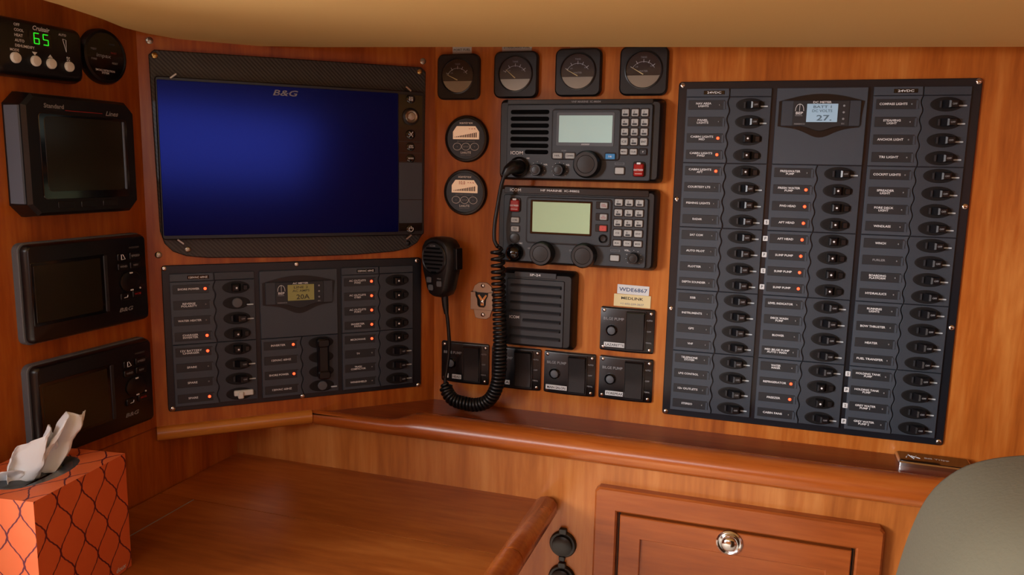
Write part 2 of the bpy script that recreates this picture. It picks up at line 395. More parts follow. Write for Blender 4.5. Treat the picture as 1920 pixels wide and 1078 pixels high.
# ------------------------------------------------------------------ breaker panels
def wavy(x0, w, y0, y1, amp=1.3, period=20, ph=0):
    pts = [(x0, y0)]; n = max(8, int((y1-y0)/2.5))
    for k in range(n+1):
        y = y0+(y1-y0)*k/n; pts.append((x0+w+amp*math.sin(2*math.pi*(y-ph)/period), y))
    pts.append((x0, y1)); return pts
def label_row(t, x, v, s, lit, dim=False, led=True, lip=True):
    ins = put('label_plate', shared('label_plate', lambda: MB().slab(43.5, 11.4, .8, 0, .5, .25).mesh('label_plate', 'label_insert')), t, (x, v, 6.5))
    if lip: put('label_lip', shared('lip', lambda: MB().box(20.2, 22.4, -5.4, 4.2, .2, 1.0).mesh('label_lip', 'panel_module', 0)), ins)
    two = '\n' in s; ln = max(len(q) for q in s.split('\n'))
    text(ins, s, -3.5 if led else 0, 0.2, 2.55 if not two else 2.45, .62, 'grey_print' if dim else 'white_print', w=min(29.0, ln*2.28))
    if led:
        key = 'led_red' if lit else 'led_off'; rr = 1.75 if lit else 1.0
        put('indicator_light', shared(key, lambda: MB().lathe([(rr, 0), (rr, .5), (rr*.7, 1.2), (rr*.2, 1.5)], n=12).mesh('indicator_light', key)), ins, (15.8, 0, .4))
def breaker(t, x, v, state, marks=False):
    ell = shared('breaker', lambda: MB().lathe([(16.6, 0), (16.5, .35), (16.0, .45), (13, .3), (6, .2)], n=36, sy=.49).mesh('breaker', 'breaker_black'))
    br = put('breaker', ell, t, (x, v, 5.4))
    def tog():
        q = MB(); R = []
        for z, x0, x1, hh in ((0, -4.5, 8.5, 4.6), (4, -1.5, 10.5, 4.4), (7.2, 1.5, 11.2, 4.0), (8, 3.5, 10.5, 3.4)):
            R.append([(x0, -hh, z), (x1, -hh, z), (x1, hh, z), (x0, hh, z)])
        q.loft(R); return q.mesh('toggle', 'toggle_black', 20)
    def togon():
        q = MB(); R = []
        for z, x0, x1, hh in ((0, -5.5, 6, 4.8), (4, -5.5, 4, 4.6), (7.5, -4.5, 3.5, 4.2), (8.4, -3, 2.4, 3.2)):
            R.append([(x0, -hh, z), (x1, -hh, z), (x1, hh, z), (x0, hh, z)])
        q.loft(R); return q.mesh('toggle', 'toggle_black', 20)
    if state == 'off':
        put('toggle', shared('tog', tog), br)
        put('rocker_face', shared('rockface', lambda: MB().box(-7, -5.2, -3.4, 3.4, .2, 2.2).mesh('rocker_face', 'dark_grey_plastic', 0)), br)
        text(br, 'OFF', 7, 0, 2.0, 8.1, 'grey_print', w=4.6)
        put('glint_streak', shared('glint_streak', lambda: MB().slab(8.4, 1.7, .8, -.6, .9, .4).mesh('glint_streak', 'glint_white')), br, (16.6, -1.6, .3))  # white slip standing in for a reflection at the recess end
        if marks: put('position_mark', shared('omark', lambda: MB().slab(9, 1.1, .3, -.6, .4, .1).mesh('position_mark', 'orange_mark')), br, (16.5, 3.2, .3))
    elif state == 'on':
        put('toggle', shared('togon', togon), br)
        put('glint_dot', shared('dot', lambda: MB().lathe([(1.25, 0), (1.1, .4), (.4, .6)], n=10).mesh('glint_dot', 'white_print')), br, (.2, .2, 8.4))  # white dome standing in for the specular highlight on the toggle
        put('stop_block', shared('stop', lambda: MB().slab(5.6, 7, .8, 0, 3.4, .6).mesh('stop_block', 'black_satin')), br, (11.2, -.4, .2))
    elif state == 'plug':
        put('blank_plug', shared('plug', lambda: MB().lathe([(6.4, 0), (6.4, 2), (5.6, 2.8), (1, 3)], n=24).mesh('blank_plug', 'plug_grey')), br, (1, 0, 0))
        put('glint_streak', shared('glint_streak', lambda: None), br, (16.6, -3, .3))  # same painted reflection beside the plug
        if marks: put('position_mark', shared('omark', lambda: None), br, (16.5, 3.2, .3))
    elif state == 'white':
        def wh():
            q = MB(); q.slab(24, 7, 1.6, 0, 5, 1, 4, 2); q.slab(7, 9, 1.6, 0, 8, 1, 0, 0); return q.mesh('toggle_guard', 'toggle_white')
        put('toggle_guard', shared('wtog', wh), br, (1, -1, 0))
def module(t, x0, y0, y1, rows_x=51.3):
    # a label strip and a breaker strip side by side
    b = MB(); b.poly(wavy(x0, rows_x-.6, y0+.4, y1-.4), 2, 6.6, .5); b.build('label_strip', 'panel_module', t, smooth=30)
    w = wavy(0, 0, y0+.4, y1-.4)
    pts = [(x0+100, y0+.4), (x0+100, y1-.4)] + [(x0+rows_x+p[0]+.5, p[1]) for p in reversed(w[1:-1])]
    b = MB(); b.poly(pts, 2, 5.4, .5); b.build('breaker_strip', 'panel_module_dark', t, smooth=30)
def meter_module(t, x0, y0, y1, title, lcdmat, lines, big):
    cx = x0+50; b = MB(); b.slab(100, y1-y0-.8, 1, 2, 6.6, .6, cx, (y0+y1)/2); b.build('meter_plate', 'panel_module', t, smooth=30)
    cy = y1-30
    up = [(cx-47+94*k/16, cy+14+ 8.5*math.sin(math.pi*k/16)) for k in range(17)]
    dn = [(cx+47-94*k/24, cy-15.5-(3*math.sin(math.pi*k/24)+ 9.5*math.exp(-((k-12)/4.6)**2))) for k in range(25)]
    b = MB(); b.poly([(cx-47, cy-15)]+up+dn[1:-1], 6, 7.1); b.build('meter_recess', 'black_satin', t)
    b = MB(); b.slab(87, 29.5, 1.5, 6.8, 9.4, .7, cx, cy); mb = b.build('meter_housing', 'panel_module_dark', t)
    b = MB(); pts = [(cx-31, cy+14.4), (cx-31, cy-14.4)] + [(cx-31+62*k/16, cy-14.4-6.0*math.exp(-((k-8)/3.4)**2)) for k in range(1, 16)] + [(cx+31, cy-14.4), (cx+31, cy+14.4)]
    b.poly(pts, 9, 10.2, .4); fp = b.build('meter_face', 'label_insert', t)
    lw = MB(); lw.slab(34, 21, .4, 10, 10.5, .1, cx+1.5, cy+.3); scn = lw.build('display', lcdmat, t)
    text(fp, title, cx+1, cy+12.6, 2.3, 10.4, 'white_print', w=20)
    dg = 'lcd_digit' if lcdmat == 'lcd_olive' else 'lcd_digit_blue'
    for k, s in enumerate(lines): text(scn, s, cx+1.5, cy+7.3-4.6*k, 3.0, 10.6, dg, w=22)
    text(scn, big, cx+4, cy-5.4, 6.4, 10.6, dg, w=17)
    for k in range(3): put('meter_button', shared('mbtn', lambda: MB().lathe([(1.3, 0), (1.2, .5), (.3, .7)], n=10).mesh('meter_button', 'grey_print')), t, (cx+25, cy+8.5-7.5*k, 10.2))
    text(fp, 'ESC', cx+25, cy-12, 1.6, 10.4, 'grey_print')
    text(fp, 'BEP', cx-23.5, cy+.2, 3.0, 10.4, 'white_print', w=8)
    b = MB(); sail = [(cx-19.2+0*k, cy+2.4) for k in range(1)]
    arc = [(cx-23.5+4.6*math.cos(math.pi*k/10), cy+2.6+8*math.sin(math.pi*k/10)**.8) for k in range(11)]
    b.tube([(x, y, 10.4) for x, y in arc], .3, 5); b.tube([(cx-23.5, cy+2.6, 10.4), (cx-23.5, cy+10.4, 10.4)], .25, 5); b.build('sail_emblem', 'white_print', fp)
    text(fp, 'MARINE', cx-24, cy-2.8, 1.3, 10.4, 'grey_print', w=8)
    text(fp, 'MARINCO', cx-22.5, cy-12.4, 1.7, 10.4, 'grey_print', w=12)
def header(t, x0, y, s):
    b = MB(); b.poly(wavy(x0, 50.6, y, y+9.6, .4), 2, 6.6, .4); b.build('header_strip', 'panel_module', t, smooth=30)
    b = MB(); b.slab(48, 9.4, .8, 2, 5.4, .5, x0+76, y+4.8); b.build('header_strip', 'panel_module_dark', t, smooth=30)
    b = MB(); b.slab(25, 4.6, .4, 6.4, 7, .2, x0+33, y+4.8); p = b.build('header_label', 'black_gloss', t)
    text(p, s, x0+33, y+4.8, 2.5, 7.15, 'white_print', w=22)
def letter_tag(t, x, v, s):
    b = MB(); b.slab(5.6, 6.2, .6, 6.5, 7.2, .2); o = b.build('letter_tag', 'sticker_white', t, (x, v, 0))
    text(o, s, 0, 0, 3.6, 7.35, 'dark_print')

# DC panel on the right wall
dc = thing('dc_breaker_panel', 'tall dark DC breaker panel with three columns of labelled switches', 'breaker panel', 'B', 0, 0)
b = MB(); b.slab(332.5, 427, 4, 0, 3, .8, 495.6, 206.8); b.build('backplate', 'panel_base', dc)
C1 = ['NAV AREA\nLIGHTS', 'PANEL\nLIGHTS', '*CABIN LIGHTS\nMID', '*CABIN LIGHTS\nFWD', '*CABIN LIGHTS\nAFT', 'COURTESY LTS', 'FISHING LIGHTS', 'RADAR', 'SAT COM', 'AUTO PILOT', 'PLOTTER', 'DEPTH SOUNDER', 'SSB', 'INSTRUMENTS', 'GPS', 'VHF', 'TELEPHONE\nSYSTEM', 'LPG CONTROL', '12v OUTLETS', 'STEREO']
C2 = ['FRESHWATER\nPUMP', '*FRESH WATER\nPUMP', '*FWD HEAD', '*AFT HEAD', '*AFT HEAD', '*SUMP PUMP', '*SUMP PUMP', '*SUMP PUMP', 'LEVEL INDICATOR', 'DECK WASH\nPUMP', 'BLOWER', 'MID BILGE PUMP\nAUTO / MAN', 'WATER\nMAKER', '*REFRIGERATOR', '*FREEZER', 'CABIN FANS']
C3 = ['COMPASS LIGHTS', 'STEAMING\nLIGHT', 'ANCHOR LIGHT', 'TRI LIGHT', 'COCKPIT LIGHTS', 'SPREADER\nLIGHT', 'FORE DECK\nLIGHT', 'WINDLASS', 'WINCH', '~FURLER', 'BOARDING\nPLATFORM', 'HYDRAULICS', 'RUNNING\nLIGHTS', 'BOW THRUSTER', 'HEATER', 'FUEL TRANSFER', 'HOLDING TANK\nPUMP', 'HOLDING TANK\nPUMP', 'GREY WATER\nPUMP 1', 'GREY WATER\nPUMP 2']
def column(t, x0, top, rows, marks=False, bx=75.8):
    for i in range(0, len(rows), 4): module(t, x0, top-20*(i+4), top-20*i)
    for i, s in enumerate(rows):
        lit = s[0] == '*'; dim = s[0] == '~'; s = s.lstrip('*~'); v = top-10-20*i
        label_row(t, x0+24.7, v+.3, s, lit, dim); breaker(t, x0+bx, v, 'on' if lit else 'off', marks)
for x0, top, rows in ((339.8, 401.7, C1), (445.8, 321.7, C2), (551.8, 401.7, C3)): column(dc, x0, top, rows)
for x0 in (339.8, 551.8): header(dc, x0, 401.9, '24VDC')
meter_module(dc, 445.8, 321.7, 411.7, 'DC METER', 'lcd_blue', ['BATT 1', 'DC VOLTS'], '27.')
for i, s in ((3, 'S'), (4, 'P'), (5, 'F'), (6, 'S'), (7, 'P')): letter_tag(dc, 444, 311.7-20*i, s)
for i, s in ((16, 'S'), (17, 'P'), (18, 'S'), (19, 'P')): letter_tag(dc, 550.5, 391.7-20*i, s)
for u, v in ((333.8, 416), (657.8, 416.6), (334, 276), (334, 135.5), (334, -2.6), (656.8, -2.2), (657.2, 137), (657.4, 278)): screw(dc, u, v, 3, 3.2)

# AC panel on the centre wall
ac = thing('ac_breaker_panel', 'wide AC breaker panel below the big dark screen', 'breaker panel', 'A', 0, 0)
b = MB(); b.slab(333.5, 186.5, 4, 0, 3, .8, -187.4, 90.6); b.build('backplate', 'panel_base', ac)
R1 = ['*SHORE POWER', 'REVERSE\nPOLARITY', 'WATER HEATER', '*CHARGER\nINVERTER', '*12V BATTERY\nCHARGER', 'SPARE', 'SPARE', '*SPARE']
R3 = ['*AC OUTLETS\nFWD', '*AC OUTLETS\nSTBD', '*AC OUTLETS\nPORT', '*INVERTER\nFANS', '*MICROWAVE', 'TV', 'TRASH\nCOMPACTOR', 'WINDSHIELD']
for x0, rows in ((-345.6, R1), (-133.6, R3)):
    for i in (0, 4): module(ac, x0, 163.6-20*(i+4), 163.6-20*i)
    header(ac, x0, 163.8, '120VAC 60HZ')
    for i, s in enumerate(rows):
        lit = s[0] == '*'; s = s.lstrip('*'); v = 153.6-20*i; label_row(ac, x0+24.7, v+.3, s, lit)
        st = 'on' if lit else 'off'
        if rows is R1 and i == 1: st = 'plug'
        if rows is R1 and i == 7: st = 'white'
        breaker(ac, x0+77.2, v, st, marks=rows is R1)
meter_module(ac, -239.6, 83.6, 173.4, 'AC METER', 'lcd_olive', ['LINE 2', 'AC AMPS'], '20A')
module(ac, -239.6, 3.6, 83.6)
for i, s in enumerate(['*INVERTER', '120VAC 60HZ', '*SHORE POWER', '120VAC 60HZ']):
    label_row(ac, -214.9, 73.9-20*i, s.lstrip('*'), s[0] == '*', led=s[0] == '*')
    breaker(ac, -162.5, 73.6-20*i, 'plug' if i == 3 else 'none')
b = MB(); b.slab(15, 56, 6, 5, 14, 2.5, -160.5, 51); b.slab(17, 12, 4, 5, 16, 2, -160.5, 74); b.slab(17, 12, 4, 5, 16, 2, -160, 30); b.build('interlock_slide', 'black_satin', ac)
for u, v in ((-351, 180.3), (-191.7, 180), (-349, 1.2), (-27, 179.6), (-187.8, 0.6), (-24.8, -.4)): screw(ac, u, v, 3, 3.1)

# ------------------------------------------------------------------ big display on its carbon plate
cp = thing('carbon_mounting_plate', 'black carbon fibre mounting plate around the big display', 'plate', 'A', 0, 0)
out = [(-356.5, 434), (-350, 440.3), (-22, 442.6), (-15.2, 437), (-17.5, 232), (-20, 216), (-27, 205), (-40, 197.5), (-60, 193.5), (-112, 190.5), (-210, 190), (-300, 192), (-325, 195), (-340, 201), (-349, 211), (-353.5, 226)]
b = MB(); b.poly(out, 0, 5, 1.2); b.build('plate', 'carbon', cp, smooth=30)
for u, v, mt_ in ((-350, 433.4, 'brass'), (-24, 436.3, 'brass'), (-323, 203.3, 'steel'), (-40.6, 204.8, 'black_satin')): screw(cp, u, v, 5, 3.6, mt_)
mf = thing('chartplotter_display', 'large widescreen multifunction display with dark blue screen and key column', 'display', 'A', -186, 313, 5)
b = MB(); b.slab(331, 193, 4, 0, 10, 1.2); b.build('housing', 'black_satin', mf)
b = MB(); b.slab(292, 184, 1.5, 9, 10.6, .4, -17.3, .5); scr = b.build('screen', 'screen_glass', mf)
text(scr, 'B&G', -16.5, 84.6, 7.0, 10.8, 'grey_print', w=33, shear=.25)
b = MB(); b.slab(33.5, 182, 1, 9, 10.5, .4, 146, .5); ks = b.build('key_column', 'black_gloss', mf)
for y0, y1 in ((-47.6, 2), (-79.6, -48.2)):
    b = MB(); b.slab(32.6, y1-y0, .5, 10.2, 11, .2, 145.8, (y0+y1)/2); b.build('card_door', 'slate_door', mf)
for y in (29.5, 14.5, 0.8+1.6): 
    b = MB(); b.box(129.5, 162, y, y+.6, 10.3, 10.8); b.build('key_divider', 'dark_grey_plastic', mf)
def key(y, rr, mat='black_gloss'):
    q = MB(); q.lathe([(rr, 10), (rr, 12), (rr*.8, 12.8), (rr*.2, 13)], 145.8, y, 24); return q.build('key', mat, mf)
k0 = key(86, 6); 
b = MB(); [b.box(145.8-2.7+2*i, 145.8-1.5+2*i, 86-2.7+2*j, 86-1.5+2*j, 13, 13.3) for i in range(3) for j in range(3)]; b.build('grid_icon', 'white_print', k0, smooth=0)
b = MB(); b.lathe([(11.5, 10), (11.5, 12.2), (10, 12.8)], 145.8, 63, 32); b.build('dial_well', 'black_satin', mf)
b = MB(); b.lathe([(8.6, 12), (8.6, 15), (7.4, 16.2), (5.4, 15.6), (4.6, 16.4), (1, 16.6)], 145.8, 63, 32); b.build('rotary_dial', 'steel', mf)
k1 = key(39.6, 6.4); b = MB()
b.poly([(142.9, 36.2), (143.8, 36.2), (148.7, 43), (147.8, 43)], 13, 13.3); b.poly([(147.8, 36.2), (148.7, 36.2), (143.8, 43), (142.9, 43)], 13.05, 13.35); b.build('cross_icon', 'white_print', k1, smooth=0)
k2 = key(23.2, 5.8); text(k2, 'STBY\nAUTO', 145.8, 23.2, 1.9, 13.2, 'white_print', w=7)
k3 = key(7.7, 5.8); text(k3, 'MARK', 145.8, 7.7, 2.0, 13.2, 'white_print', w=8)
k4 = key(-87.9, 5.8); b = MB()
b.tube([(145.8+3*math.sin(math.radians(40+28*k)), -87.9+3*math.cos(math.radians(40+28*k)), 13.2) for k in range(11)], .45, 5); b.tube([(145.8, -87.5, 13.2), (145.8, -83.8, 13.2)], .45, 5); b.build('power_icon', 'white_print', k4)
for sx, sy in ((-145, 97.2), (143, 99), (-145, -99), (143.4, -98.7)):
    b = MB(); q = rrect(9.5, 2.4, 1, 0, 0); an = math.radians(38 if sx*sy < 0 else -38)
    b.poly([(sx+x*math.cos(an)-y*math.sin(an), sy+x*math.sin(an)+y*math.cos(an)) for x, y in q], 8, 11.6, .4); b.build('corner_clip', 'steel', mf)

# ------------------------------------------------------------------ tank gauges
def gauge(u, v, label, water, needle):
    t = thing('tank_gauge', label, 'gauge', 'B', u, v, group='tank gauges under the headliner')
    b = MB(); b.slab(60.5, 60, 9, 0, 8, 2, 0, -1, 5); b.build('bezel', 'black_plastic', t)
    b = MB(); b.lathe([(23.6, 7.8), (23.6, 9.4), (22.4, 9.8), (21.8, 8.2)], n=40); b.build('rim', 'black_satin', t)
    b = MB(); b.lathe([(21.8, 7.5), (21.8, 8.3)], n=40); d_ = b.build('dial', 'gauge_dial', t)
    pts = [(21.7*math.cos(a), 21.7*math.sin(a)) for a in [math.radians(180+18+k*(180-36)/20) for k in range(21)]]
    b = MB(); b.poly(pts, 8.2, 8.9, .2); b.build('lower_mask', 'gauge_silver', t)
    arc = [math.radians(150-k*120/12) for k in range(13)]; q = lambda a, r_: (r_*math.cos(a)*1.05, -5+r_*math.sin(a), 8.5)
    b = MB(); b.tube([q(a, 15) for a in arc], .22, 4)
    for a in (150, 120, 90, 67, 42): b.tube([q(math.radians(a), 14), q(math.radians(a), 18)], .32, 4)
    b.build('scale', 'white_print', d_)
    b = MB(); a = math.radians(needle); b.tube([(0, -5.5, 9), (17*math.cos(a), -5.5+17*math.sin(a), 9)], [.7, .25], 5); b.build('needle', 'sticker_cream', d_)
    text(d_, 'TANK', 0, 15.3, 2.3, 8.45, 'grey_print', w=8)
    for x, y, s in ((-8.5, 3.8, '1/4'), (10, 4.6, '3/4')): text(d_, s, x, y, 2, 8.45, 'grey_print')
    if water: text(d_, 'WATER', 0, -1.6, 2.2, 8.45, 'grey_print', w=11)
    b = MB(); b.lathe([(21.9, 9.35), (21.9, 9.7)], n=40); b.build('glass', 'clear_glass', t)
gauge(36, 431.5, 'square black tank gauge under the PORT FUEL tape', False, 155)
gauge(117.5, 433, 'square black tank gauge under the STARBOARD FUEL tape', False, 140)
gauge(201.5, 434.5, 'square black WATER tank gauge over the middle of the radio', True, 152)
gauge(285.5, 435, 'square black WATER tank gauge over the radio corner near the breaker panel', True, 150)
def tape(name, u, v, w, h, s, mat, label, cat='label', th=2.6, col='dark_print', n=0, rot=0):
    b = MB(); b.slab(w, h, .5, 0, .5, .15); o = b.build(name, mat); o.matrix_world = WALL['B'] @ Matrix.Translation((u*.001, v*.001, n*.001)) @ Matrix.Rotation(rot, 4, 'Z')
    tag(o, label, cat); text(o, s, 0, 0, th, .65, col, w=w*.88); return o
tape('tape_label', 39, 466.5, 27.5, 10.5, 'PORT FUEL', 'tape_grey', 'small grey PORT FUEL tape over the first tank gauge')
tape('tape_label', 116.5, 467.6, 41, 10, 'STARBOARD FUEL', 'tape_grey', 'small grey STARBOARD FUEL tape over a tank gauge')
tape('tape_label', 204, 470, 31, 9, 'WATER', 'tape_grey', 'small grey tape mostly hidden by the headliner edge')

# ------------------------------------------------------------------ battery monitors
def monitor(u, v, label, digits):
    t = thing('battery_monitor', label, 'battery monitor', 'B', u, v, group='round battery monitors')
    b = MB(); b.lathe([(31.5, 0), (31.5, 4), (30, 6), (27.6, 6.4), (27, 5.4)], n=48); b.build('bezel', 'black_satin', t)
    b = MB(); b.lathe([(27.4, 4), (27.4, 5.6)], n=48); f_ = b.build('face', 'link_face', t)
    pts = [(-19, -.5), (19, -.5), (19, 9.5), (13.5, 17), (-13.5, 17), (-19, 9.5)]
    b = MB(); b.poly(pts, 5.4, 6.1, .2); lc = b.build('display', 'lcd_amber', t)
    b = MB()
    for k in range(13): b.box(-16.5+2.55*k, -15+2.55*k, 2, 2.8+.48*k, 6.1, 6.25)
    b.build('bar_graph', 'lcd_digit', lc, smooth=0)
    text(f_, 'xantrex', 0, 21.3, 3.6, 5.75, 'white_print', w=20)
    if digits: text(lc, digits, -3.5, 13.2, 4.6, 6.25, 'amber_digit', w=9)
    text(lc, 'V A %', 9, 13.5, 2, 6.25, 'amber_digit', w=10)
    text(f_, 'BATTERY MONITOR', 0, -3.2, 1.4, 5.75, 'grey_print', w=26)
    for x in (-12.6, 0, 12.6):
        b = MB(); b.tube([(x+5.9*math.cos(2*math.pi*k/24), -10.4+4.8*math.sin(2*math.pi*k/24), 5.7) for k in range(25)], .35, 4); b.build('button_ring', 'white_print', f_)
    for x, s in ((-12.6, '<'), (0, 'SETUP'), (12.6, '>')): text(f_, s, x, -10.4, 2.2, 5.75, 'grey_print', w=None if len(s) < 3 else 8)
    text(f_, 'LinkLITE', 0, -18.2, 3.0, 5.75, 'white_print', w=15); text(f_, 'battery monitor', 0, -21.6, 1.2, 5.75, 'grey_print', w=15)
monitor(48, 348.4, 'round grey battery monitor with blank amber display, above its twin', '')
monitor(46.8, 276, 'round grey battery monitor showing 100 on amber display, below its twin', '10.0')

# ------------------------------------------------------------------ radios
def radio_body(t, w, h, face_w, face_h, fx, fy):
    b = MB(); o = lambda i, r_: rrect(w-2*i, h-2*i, r_, 0, 0, 3)
    b.loft([[(x, y, 0) for x, y in o(0, 6)], [(x, y, 8) for x, y in o(0, 6)], [(x, y, 20) for x, y in o(3.5, 5)], [(x, y, 22) for x, y in o(5, 4)]]); b.build('case', 'black_plastic', t)
    b = MB(); b.slab(face_w, face_h, 3, 20, 25, .8, fx, fy); return b.build('face', 'radio_face', t)
def knob(t, x, y, rr, h, z=25, name='knob'):
    b = MB(); b.lathe([(rr, z-1), (rr*.98, z+h*.75), (rr*.86, z+h), (rr*.66, z+h), (rr*.62, z+h-.6), (rr*.2, z+h-.3)], x, y, 36); return b.build(name, 'rubber', t)
def keybtn(t, x, y, w, h, s='', mat='key_white', col='dark_print', th=2.2, tw=None, sub=True, z=25):
    k = put('key', shared(('key', w, h, mat), lambda: MB().slab(w, h, 1.3, 0, 2.2, .6).mesh('key', mat)), t, (x, y, z))
    put('key_surround', shared(('keys', w, h), lambda: MB().slab(w+2.6, h+2.6, 2, -.5, .5, .3).mesh('key_surround', 'black_satin')), k)
    if s: text(k, s, 0 if len(s) > 2 or not sub else -1.2, .9 if sub else 0, th, 2.35, col, w=tw)
    if sub: put('key_legend', shared('legend', lambda: MB().slab(6, 2.2, .6, 0, .2, .05).mesh('key_legend', 'dark_grey_plastic')), k, (0, -2.1, 2.15))
    return k
def distress(t, x, y):
    b = MB(); b.slab(15.5, 19, 2.5, 24, 26, .6, x, y); b.build('distress_well', 'black_satin', t)
    b = MB(); b.slab(12.6, 15.5, 2, 25, 30, 1.4, x, y-.8); c = b.build('distress_cover', 'distress_red', t)
    b = MB(); b.slab(5, 2.4, .6, 26, 30.6, .5, x, y+7.4); b.build('hinge', 'white_print', c)
    text(c, 'DISTRESS', x, y-.6, 2.0, 30.2, 'white_print', w=11.5)
    b = MB(); b.box(x-4.5, x+4.5, y-5.6, y-5.2, 30, 30.3); b.build('cover_line', 'white_print', c)
vr = thing('vhf_radio', 'black marine VHF radio with speaker slots left of a pale display', 'radio', 'B', 207, 347.5)
fc = radio_body(vr, 216, 104.5, 189, 94, 0.5, -2.5)
X, Y = lambda u: u-207, lambda v: v-347.5
b = MB(); b.slab(189, 6, 1, 20, 22.8, .5, 0, 48); b.build('top_strip', 'black_satin', vr)
text(fc, 'VHF MARINE  IC-M604', 10, 48, 2.4, 23, 'grey_print', w=38)
for i in range(6): b = MB(); b.slab(52, 5.6, 2.6, 24, 25.5, .4, X(144), Y(382.6)-8.56*i); b.build('grille_slot', 'slot_black', vr)
b = MB(); b.slab(32, 5.6, 2.6, 24, 25.5, .4, X(154), Y(331.8)); b.build('grille_slot', 'slot_black', vr)
b = MB(); b.slab(89.5, 64, 4, 24, 26, .6, X(218.7), Y(354.4)); b.build('display_surround', 'black_satin', vr)
b = MB(); b.slab(87, 61.5, 3.5, 25, 26.6, .5, X(218.7), Y(354.4)); b.build('display_bezel', 'radio_face', vr)
b = MB(); b.slab(75, 42.4, 2, 26, 27.2, .4, X(217.9), Y(361.1)); b.build('display_frame', 'gasket_grey', vr)
b = MB(); b.slab(69, 33.8, .6, 27, 27.6, .2, X(218.4), Y(361.3)); b.build('display', 'lcd_teal', vr)
text(fc, '/////////', X(219), Y(342.2), 1.9, 27.4, 'white_print', w=20)
for x, s, mt_, tw in ((183.1, 'H/L', 'key_white', 7), (199.6, 'CH/WX', 'key_white', 10), (251.7, '16', 'key_blue', 4)): keybtn(vr, X(x), Y(327.6), 12.5, 7, s, mt_, 'dark_print' if mt_ != 'key_blue' else 'white_print', 2.2, tw, False, 26.4)
text(fc, 'SCAN', X(191), Y(334), 1.7, 26.8, 'grey_print')
for j, row in enumerate(('1 2 3', '4 5 6', '7 8 9', 'CE 0 ENT')):
    for i, s in enumerate(row.split()): keybtn(vr, X(268.4+12.1*i), Y(381.5-11.75*j), 8.8, 8.6, s, th=2.6, tw=None if len(s) < 2 else 6, sub=len(s) < 2)
for i, s in enumerate(('MENU', 'CLR', 'F')): keybtn(vr, X(268.4+12*i), Y(333.8), 8.8, 6.8, s, 'key_white' if i < 2 else 'dark_grey_plastic', 'dark_print' if i < 2 else 'white_print', 2, 6.4 if i < 2 else None, False)
knob(vr, X(222.6), Y(317.3), 17.6, 13, name='dial_knob'); knob(vr, X(155.7), Y(308.9), 7.8, 10); knob(vr, X(185.5), Y(309.5), 7.8, 10)
for x, s in ((155.7, 'VOL'), (185.5, 'SQL')):
    text(fc, s, X(x+11), Y(316), 2, 25.2, 'white_print')
    for k in range(9): 
        a = math.radians(-40+k*32.5); put('dial_tick', shared('tick', lambda: MB().lathe([(.45, 0), (.4, .25)], n=8).mesh('dial_tick', 'white_print')), vr, (X(x)+10*math.cos(a), Y(309.2)+10*math.sin(a), 25))
b = MB(); b.lathe([(13.5, 24), (13.5, 28), (11.5, 30), (10.5, 27)], X(131), Y(312), 28); b.build('microphone_socket', 'black_satin', vr)
text(fc, 'ICOM', X(127.3), Y(330.4), 4.2, 25.2, 'white_print', w=17); text(fc, 'MIC', X(143), Y(323.6), 1.9, 25.2, 'white_print')
keybtn(vr, X(263.9), Y(310), 11.5, 8, '', sub=False)
b = MB(); b.slab(13, 3.4, .8, 24.8, 25.4, .2, X(263.6), Y(318.8)); p_ = b.build('power_label', 'gasket_grey', vr); text(p_, 'POWER', X(263.6), Y(318.8), 2, 25.55, 'dark_print', w=10)
distress(vr, X(288.2), Y(312.2))

sr = thing('hf_radio_controller', 'black HF marine radio control head with greenish display and two big knobs', 'radio', 'B', 206, 235.6)
fc = radio_body(sr, 214, 104, 191, 88, 0, -3.5)
X, Y = lambda u: u-206, lambda v: v-235.6
b = MB(); b.slab(191, 8.5, 1.5, 20, 23, .5, 0, 46.3); b.build('top_strip', 'black_satin', sr)
text(fc, 'ICOM', X(126), Y(282.3), 3.8, 23.3, 'white_print', w=15); text(fc, 'HF MARINE  IC-M802', X(186.5), Y(282.6), 2.6, 23.3, 'white_print', w=52)
b = MB(); b.slab(114, 61, 4, 24, 26, .6, X(199.4), Y(243.4)); b.build('display_surround', 'black_satin', sr)
b = MB(); b.slab(111, 58, 3.5, 25, 26.6, .5, X(199.4), Y(243.6)); b.build('display_bezel', 'radio_face', sr)
b = MB(); b.slab(82.5, 44.5, 1.5, 26, 27.4, .5, X(189.6), Y(248)); b.build('display_frame', 'black_gloss', sr)
b = MB(); b.slab(77, 39.4, .5, 27, 27.8, .2, X(190), Y(248.2)); b.build('display', 'lcd_green', sr)
for y, s, mt_ in ((266, 'DIAL\nTUNE', 'key_white'), (251.3, 'CH\nMODE', 'key_white'), (236.9, 'F', 'key_red')):
    b = MB(); b.slab(16.5, 9.6, 1.5, 26, 27.2, .4, X(243.8), Y(y)); b.build('key_well', 'black_satin', sr); keybtn(sr, X(246), Y(y), 9.4, 7.2, s, mt_, 'red_print', 1.7, 6.5 if len(s) > 1 else None, False, 27)
b = MB(); b.lathe([(5.6, 26), (5.6, 28), (4, 29), (3.4, 27.6), (1, 27.4)], X(246.1), Y(223.5), 24); b.build('round_key', 'black_satin', sr)
for j, row in enumerate(('1 2 3', '4 5 6', '7 8 9', 'CE 0 ENT', 'RX TX MODE')):
    for i, s in enumerate(row.split()): keybtn(sr, X(264.6+13.2*i), Y(270.4-12.9*j), 10, 8.2 if j < 4 else 7, s, th=2.7 if len(s) < 2 else 2, tw=None if len(s) < 2 else 6.5, sub=len(s) < 2)
knob(sr, X(166.8), Y(200.8), 16.2, 15, name='dial_knob'); knob(sr, X(222.8), Y(201.1), 16.4, 15, name='dial_knob'); knob(sr, X(286.2), Y(200.7), 7.4, 10)
